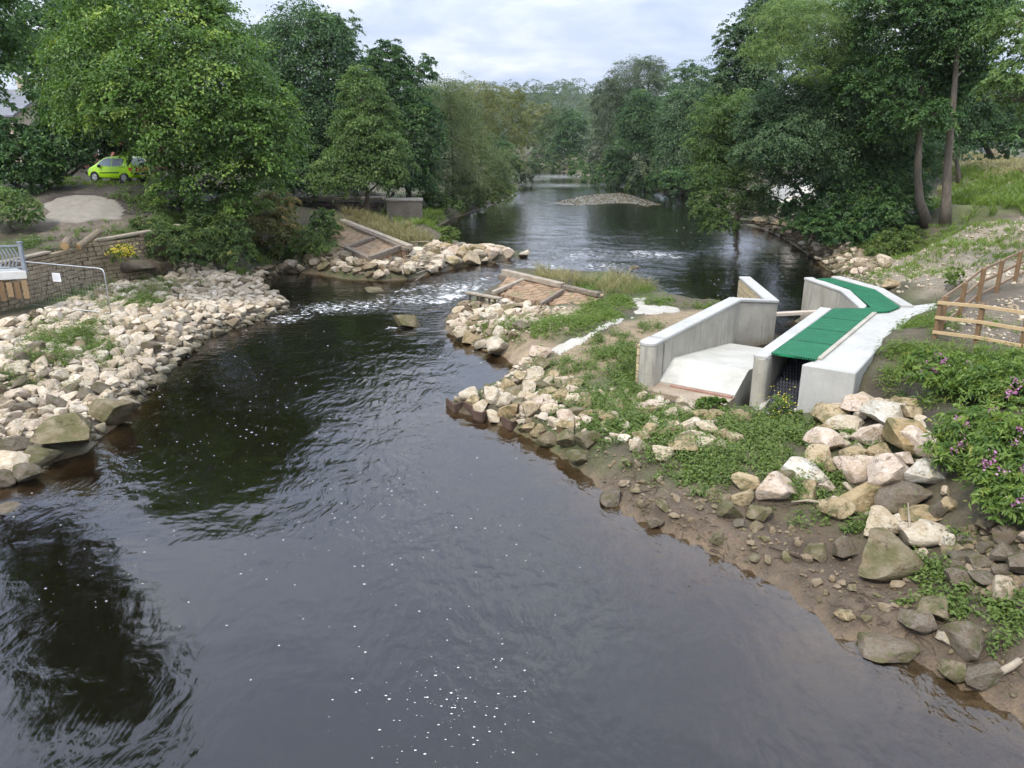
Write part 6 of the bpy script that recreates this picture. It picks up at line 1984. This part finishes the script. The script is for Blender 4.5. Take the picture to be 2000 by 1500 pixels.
M_LIME = paint('lime_paint', (.50, .86, .01))
M_GLASS = paint('car_glass', (.045, .06, .065), .08)
M_GLASSL = paint('car_side_glass', (.19, .25, .28), .1)
M_BLK = simple('black_trim', (.015, .015, .015), (.03, .03, .03), 5, .6, 0)
M_TYRE = simple('tyre_rubber', (.015, .015, .015), (.03, .03, .03), 8, .85, 0)
M_RIM = simple('alloy_rim', (.4, .4, .42), (.6, .6, .62), 5, .35, 0, metal=.7)
M_RED = paint('red_reflective', (.55, .03, .02), .4)
M_YEL = paint('yellow_reflective', (.8, .6, .05), .4)

cx_, cy_ = -25.0, 51.0
car_z = hz(cx_, cy_)
car = empty('car', (cx_, cy_, car_z), 'bright lime green three door hatchback with red and yellow rear chevrons parked under the trees', 'car')
HD = np.array((-.95, .31))
HD /= np.linalg.norm(HD)
LFT = np.array((-HD[1], HD[0]))   # left of the car
if LFT @ np.array((0, -1)) < 0:
    NEAR = -1
else:
    NEAR = 1


def cw(x, y, z):
    q = np.array((cx_, cy_)) + HD * x + LFT * y
    return (q[0], q[1], car_z + z)


ST = [(-1.86, .42, .80, .82, .74), (-1.83, .34, .95, .99, .80), (-1.72, .30, 1.0, 1.14, .83), (-1.42, .28, 1.0, 1.53, .845), (-1.15, .27, .99, 1.60, .85), (-.3, .25, .97, 1.61, .85), (.3, .25, .95, 1.55, .85), (.78, .25, .94, 1.30, .85), (1.2, .27, .93, 1.02, .83), (1.55, .28, .82, .88, .80), (1.78, .32, .66, .72, .73), (1.87, .40, .54, .56, .62)]


def sec(x):
    xs = [s[0] for s in ST]
    return [float(np.interp(x, xs, [s[k] for s in ST])) for k in range(1, 5)]


def yside(x, z):
    zb, zl, zt, hw = sec(x)
    if z <= zl:
        return hw
    return hw - (hw - .62) * min(1, (z - zl) / max(1.6 - zl, .01)) * .95


mb = MB()
vs, fs = [], []
X = np.linspace(-1.86, 1.87, 44)
m = 0
for x in X:
    zb, zl, zt, hw = sec(x)
    zm = zb + (zl - zb) * .45
    yt = yside(x, zt)
    ring = [(-hw * .9, zb), (-hw, zb + .08), (-hw * 1.01, zm), (-hw, zl), (-yt, zt - .03 * min(1, (zt - zl) * 4)), (-yt * .7, zt), (0, zt + .015), (yt * .7, zt), (yt, zt - .03 * min(1, (zt - zl) * 4)), (hw, zl), (hw * 1.01, zm), (hw, zb + .08), (hw * .9, zb)]
    m = len(ring)
    vs += [cw(x, y, z) for y, z in ring]
for i in range(len(X) - 1):
    for k in range(m):
        k2 = (k + 1) % m
        fs.append((i * m + k, i * m + k2, (i + 1) * m + k2, (i + 1) * m + k))
fs.append(tuple(range(m)))
fs.append(tuple(range((len(X) - 1) * m + m - 1, (len(X) - 1) * m - 1, -1)))
mb.add(vs, fs).build('body', M_LIME, car, smooth=True)


def side_poly(name, pts, mt, side, proud=.012, parent=None):
    v = [cw(x, side * (yside(x, z) + proud), z) for x, z in pts]
    w = [cw(x, side * (yside(x, z) - .03), z) for x, z in pts]
    n = len(pts)
    return MB().add(v + w, [tuple(range(n))] + [(i, (i + 1) % n, n + (i + 1) % n, n + i) for i in range(n)]).build(name, mt, parent or car)


for sd in (1, -1):
    o = side_poly('side_window', [(.93, 1.02), (-.22, 1.0), (-.22, 1.47), (.05, 1.48), (.38, 1.42), (.62, 1.28)], M_GLASSL, sd)
    side_poly('side_window', [(-.3, 1.0), (-1.02, 1.04), (-1.2, 1.42), (-1.1, 1.46), (-.3, 1.48)], M_GLASS, sd)
    side_poly('rub_strip', [(.75, .56), (-.72, .6), (-.72, .66), (.75, .62)], M_BLK, sd, .02)
    side_poly('belt_slot', [(-.85, .955), (-1.35, .955), (-1.35, .985), (-.85, .985)], M_BLK, sd, .012)
    mi = MB().box(cw(.62, sd * .95, 1.0), (.16, .16, .17), math.atan2(HD[1], HD[0]))
    mi.build('mirror', M_BLK, car, bevel=.03)
    side_poly('tail_light', [(-1.80, .66), (-1.62, .72), (-1.56, .9), (-1.70, .96), (-1.80, .93)], M_RED, sd, .015)
    side_poly('headlight', [(1.72, .6), (1.35, .72), (1.3, .8), (1.62, .74)], paint('lamp_glass', (.6, .62, .62), .15), sd, .012)
    for wx in (1.16, -1.15):
        c = np.array(cw(wx, sd * .80, .31))
        ax = np.array((LFT[0], LFT[1], 0)) * sd
        MB().tube([c - ax * .12, c + ax * .055], [.375, .375], 20).build('wheel_arch', M_BLK, car)
        w = MB().tube([c - ax * .05, c + ax * .06, c + ax * .085], [.31, .31, .27], 22).build('wheel', M_TYRE, car)
        rm = MB().tube([c + ax * .08, c + ax * .094], [.215, .20], 18)
        rm.build('rim', M_RIM, w)
        sp = MB()
        for k in range(5):
            a = 2 * PI * k / 5 + .3
            u1 = np.array((HD[0] * math.cos(a), HD[1] * math.cos(a), math.sin(a)))
            sp.beam(c + ax * .098 + u1 * .12, c + ax * .098 + u1 * .19, .05, .012)
        sp.build('rim_opening', M_BLK, w)


def rear_poly(name, pts, mt, xo=0.0):
    # pts (y,z) laid on the rear profile
    def xr(z):
        return float(np.interp(z, [.4, .82, .99, 1.14, 1.53, 1.60], [-1.86, -1.86, -1.83, -1.72, -1.42, -1.15]))
    v = [cw(xr(z) - .03 - xo, y, z) for y, z in pts]
    w = [cw(xr(z) + .05, y, z) for y, z in pts]
    n = len(pts)
    return MB().add(v + w, [tuple(range(n))] + [(i, (i + 1) % n, n + (i + 1) % n, n + i) for i in range(n)]).build(name, mt, car)


rear_poly('rear_window', [(-.66, 1.02), (.66, 1.02), (.56, 1.48), (-.56, 1.48)], M_GLASS)
for k in range(10):
    y0 = -.6 + k * .12
    sh = .1 if k < 5 else -.1
    rear_poly('chevron_stripe', [(y0, .68), (y0 + .12, .68), (y0 + .12 + sh, .93), (y0 + sh, .93)], M_RED if k % 2 else M_YEL)
rear_poly('rear_bumper', [(-.72, .5), (.72, .5), (.74, .62), (-.74, .62)], M_BLK, .03)
rear_poly('number_plate', [(-.26, .40), (.26, .40), (.26, .5), (-.26, .5)], M_YEL, .02)
xs = [(.93, 1.06), (.42, 1.49)]
v = [cw(.98, -.66, 1.17), cw(.98, .66, 1.17), cw(.47, .56, 1.475), cw(.47, -.56, 1.475)]
w = [tuple(np.array(q) - (0, 0, .08)) for q in v]
v = [tuple(np.array(q) + (HD[0] * .03, HD[1] * .03, .03)) for q in v]
MB().add(v + w, [(0, 1, 2, 3)] + [(i, (i + 1) % 4, 4 + (i + 1) % 4, 4 + i) for i in range(4)]).build('windscreen', M_GLASS, car)

# ------------------------------------------------------------------ buildings half seen through the trees
M_HSTONE = simple('house_stone', (.34, .27, .2), (.55, .46, .36), 2, .9, .4)
M_SLATE = simple('slate_roof', (.1, .105, .12), (.2, .205, .22), 2, .6, .4, stretch=(1, 1, 6))
M_BRICK = simple('red_brick', (.26, .1, .07), (.42, .2, .14), 5, .9, .3)
M_WIN = paint('window_glass', (.05, .06, .07), .1)
M_WHT = simple('white_frame', (.7, .7, .68), (.8, .8, .78), 3, .6, 0)
M_GRN = simple('green_awning', (.02, .42, .16), (.05, .55, .25), 3, .6, 0)


def house(name, label, c, w, d, h, rh, wallm, wins, rz=0.0):
    z0 = hz(c[0], c[1]) - .5
    t = empty(name, (c[0], c[1], z0), label, 'house')
    ca, sa = math.cos(rz), math.sin(rz)
    tf = lambda x, y, z: (c[0] + ca * x - sa * y, c[1] + sa * x + ca * y, z0 + z)
    mb = MB()
    vs = [tf(x, y, z) for z in (0, h) for x, y in ((-w / 2, -d / 2), (w / 2, -d / 2), (w / 2, d / 2), (-w / 2, d / 2))] + [tf(-w / 2, 0, h + rh), tf(w / 2, 0, h + rh)]
    mb.add(vs, [(3, 2, 1, 0), (0, 1, 5, 4), (1, 2, 6, 9, 5), (2, 3, 7, 6), (3, 0, 4, 8, 7), (4, 5, 9, 8), (6, 7, 8, 9)])
    mb.build('wall', wallm, t)
    rf = MB()
    for s in (-1, 1):
        a = [tf(-w / 2 - .3, s * (d / 2 + .35), h - .25), tf(w / 2 + .3, s * (d / 2 + .35), h - .25), tf(w / 2 + .3, 0, h + rh + .08), tf(-w / 2 - .3, 0, h + rh + .08)]
        b = [tuple(np.array(q) + (0, 0, .14)) for q in a]
        rf.add(a + b, [(0, 1, 2, 3), (4, 5, 6, 7), (0, 1, 5, 4), (1, 2, 6, 5), (2, 3, 7, 6), (3, 0, 4, 7)])
    r_ = rf.build('roof', M_SLATE, t)
    MB().box(tf(w * .3, 0, h + rh + .5), (.9, .6, 1.6), rz).build('chimney', wallm, r_)
    for x, z in wins:
        f_ = MB().box(tf(x, -d / 2 - .02, z), (1.25, .1, 1.6), rz).build('window', M_WHT, t)
        MB().box(tf(x, -d / 2 - .05, z), (1.05, .1, 1.4), rz).build('pane', M_WIN, f_)
    return t


house('house', 'pale stone house with a grey slate roof showing through the leaves at the left edge', AT(10, 300, 76), 12, 8, 4.2, 2.0, M_HSTONE, [(-3, 2.4), (0, 2.4), (3.5, 2.4)], R(-15))
bh = house('brick_house', 'red brick building with a green shop awning glimpsed through the trees above the car', AT(215, 320, 80), 8, 7, 5.2, 2.2, M_BRICK, [(-2.4, 3.9), (0, 3.9), (2.4, 3.9), (2.2, 1.6)], R(-10))
o_ = WORLD[bh.name]
MB().box((o_[0] - 1.3, o_[1] - 4.1, o_[2] + 2.9), (3.4, .9, .5), R(-10)).build('awning', M_GRN, bh)

# fence panels and barrier beyond the meadow at the right
M_BLUE = simple('dark_blue_steel', (.03, .05, .09), (.06, .09, .15), 3, .5, 0)
M_PANEL = simple('weathered_panel', (.2, .16, .1), (.34, .28, .18), 2, .9, .3, stretch=(5, 5, 1))
c = G(1925, 309)
YB = c[1]
k = mpp(YB, 5)
bt = empty('steel_barrier', c, 'dark blue tubular steel barrier panel beyond the meadow', 'barrier')
bb = MB()
w_, h_ = 13 * k, 25 * k
for dx in (0, w_):
    bb.beam((c[0] - w_ + dx, YB, c[2]), (c[0] - w_ + dx, YB, c[2] + h_), .1, .1)
for hh_ in (.08, .5, 1.0):
    bb.beam((c[0] - w_, YB, c[2] + h_ * hh_), (c[0], YB, c[2] + h_ * hh_), .09, .09)
bb.build('frame', M_BLUE, bt)
bi = MB()
for q in range(1, 9):
    bi.beam((c[0] - w_ + w_ * q / 9, YB, c[2] + .1), (c[0] - w_ + w_ * q / 9, YB, c[2] + h_), .03, .03)
bi.build('bar', M_BLUE, bt)
MB().box((c[0] - w_ * .55, YB - .1, c[2] + h_ * .75), (.4, .03, .35)).build('notice', M_WHT, bt)
ft = empty('timber_panel_fence', c + (2.5, .6, 0), 'short run of weathered timber fence panels beside the dark blue barrier', 'fence')
for q in range(3):
    MB().box((c[0] + .9 + q * 1.3, YB + .5, c[2] + .75), (1.2, .08, 1.6)).build('panel', M_PANEL, ft)
    MB().box((c[0] + .25 + q * 1.3, YB + .5, c[2] + .8), (.12, .14, 1.8)).build('post', M_PANEL, ft)

# pale spoil heap seen under the leaning tree, grit ramp on the terrace
def mound(name, poly, h, m, label=None, kind=None, off=0.0):
    w = GP(poly)
    lo, hi = w.min(0) - .2, w.max(0) + .2
    st = max((hi - lo).max() / 60, .2)
    xs, ys = np.arange(lo[0], hi[0], st), np.arange(lo[1], hi[1], st)
    QX, QY = np.meshgrid(xs, ys)
    ss = sdist(w, QX, QY).ravel() + .3 * lattice(QX.ravel(), QY.ravel(), 1.2, 95)
    zz = np.array([hz(a, b) for a, b in zip(QX.ravel(), QY.ravel())])
    mx = max(ss.max(), .5)
    zq = zz + off + np.where(ss > 0, h * np.sqrt(np.clip(ss / mx, 0, 1)) * (1 + .12 * lattice(QX.ravel(), QY.ravel(), 1.0, 96)), -.3)
    qi = np.arange(QX.size).reshape(QX.shape)
    qq = np.stack([qi[:-1, :-1], qi[:-1, 1:], qi[1:, 1:], qi[1:, :-1]], -1).reshape(-1, 4)
    keep = (ss[qq] > -.25).all(1)
    me = np_mesh(name, np.stack([QX.ravel(), QY.ravel(), zq], 1), qq[keep], m, smooth=True)
    return tag(link(name, me), label, None, kind=kind)


M_GRIT = simple('pale_grit', (.18, .16, .13), (.28, .255, .21), 2.5, .95, .6, .03)
mound('gravel_ramp', [(82, 432), (88, 402), (110, 388), (160, 381), (212, 381), (232, 392), (246, 412), (238, 428), (150, 436)], .05, M_GRIT, kind='structure')
M_SPOIL = simple('pale_spoil', (.48, .43, .35), (.66, .61, .52), 1.5, .95, .7, .1)
o = mound('spoil_heap', [(1478, 418), (1500, 385), (1535, 362), (1580, 368), (1600, 400), (1560, 420)], 2.0, M_SPOIL, 'heap of pale gravel behind the leaning tree and the driftwood')
o['category'] = 'gravel heap'

# ------------------------------------------------------------------ light
SUN_EL, SUN_AZ = R(52), R(215)          # azimuth clockwise from the view direction: behind the viewer, to the left
w = bpy.data.worlds.new('World')
SC.world = w
w.use_nodes = True
nt = w.node_tree
nt.nodes.clear()
g = N.__new__(N)
g.t = nt
out = nt.nodes.new('ShaderNodeOutputWorld')
sky = g.n('TexSky', {'sky_type': 'NISHITA', 'sun_disc': False, 'sun_elevation': SUN_EL, 'sun_rotation': SUN_AZ, 'air_density': 1.2, 'dust_density': 1.5, 'altitude': 50})
tc = g.n('TexCoord').outputs['Generated']
sep = g.n('SeparateXYZ', Vector=tc)
zc = g.math('MAXIMUM', sep.outputs[2], 0.0)
# project onto a cloud layer so that the clouds flatten towards the horizon
den = g.math('ADD', zc, 0.22)
cv = g.n('CombineXYZ', X=g.math('DIVIDE', sep.outputs[0], den), Y=g.math('DIVIDE', sep.outputs[1], den), Z=0.0).outputs[0]
n1 = g.noise(cv, 1.15, 7, .55, .35)
n2 = g.noise(g.scale(cv, (1, 1, 1)), 3.1, 6, .6, .2)
cf = g.math('ADD', g.math('MULTIPLY', n1, .72), g.math('MULTIPLY', n2, .28))
ccol = g.ramp(cf, [(.37, (.41, .50, .71)), (.51, (.62, .69, .84)), (.59, (.80, .85, .94)), (.68, (.95, .96, .98))])
hor = g.rng(zc, .0, .5, 0, 1)
gain = g.rng(zc, .12, .55, SKY_LO, SKY_HI)
sc_ = g.n('VectorMath', {'operation': 'SCALE'}, Scale=gain)
nt.links.new(ccol, sc_.inputs[0])
mx = g.mix(.94, sky.outputs[0], sc_.outputs[0])
bg = g.n('Background', Color=mx, Strength=.1)
nt.links.new(bg.outputs[0], out.inputs['Surface'])

sl = bpy.data.lights.new('sun', 'SUN')
sl.energy = SUN_E
sl.angle = R(10)
sl.color = (1, .955, .88)
so = bpy.data.objects.new('sun', sl)
COL.objects.link(so)
dirv = Vector((math.sin(SUN_AZ) * math.cos(SUN_EL), math.cos(SUN_AZ) * math.cos(SUN_EL), math.sin(SUN_EL)))
so.rotation_euler = (-dirv).to_track_quat('-Z', 'Y').to_euler()
so.location = (0, -20, 60)

# ------------------------------------------------------------------ air
if HAZE > 0:
    hm = N('river_haze')
    vol = hm.n('VolumePrincipled', Color=(.86, .89, .93), Density=HAZE, Anisotropy=.2)
    hm.t.links.new(vol.outputs[0], hm.out.inputs['Volume'])
    mb = MB().box((0, 380, 37), (1500, 1100, 80))
    tag(mb.build('haze', hm.m), kind='stuff')

SC.view_settings.view_transform = 'Standard'
SC.view_settings.look = 'None'
SC.view_settings.exposure = EXPO
SC.view_settings.gamma = 1
SC.render.engine = 'CYCLES'
cy = SC.cycles
cy.max_bounces = 7
cy.diffuse_bounces = 3
cy.glossy_bounces = 2
cy.adaptive_threshold = .03
cy.transmission_bounces = 4
cy.transparent_max_bounces = 8
cy.volume_bounces = 0
cy.use_denoising = True
cy.caustics_reflective = False
cy.caustics_refractive = False
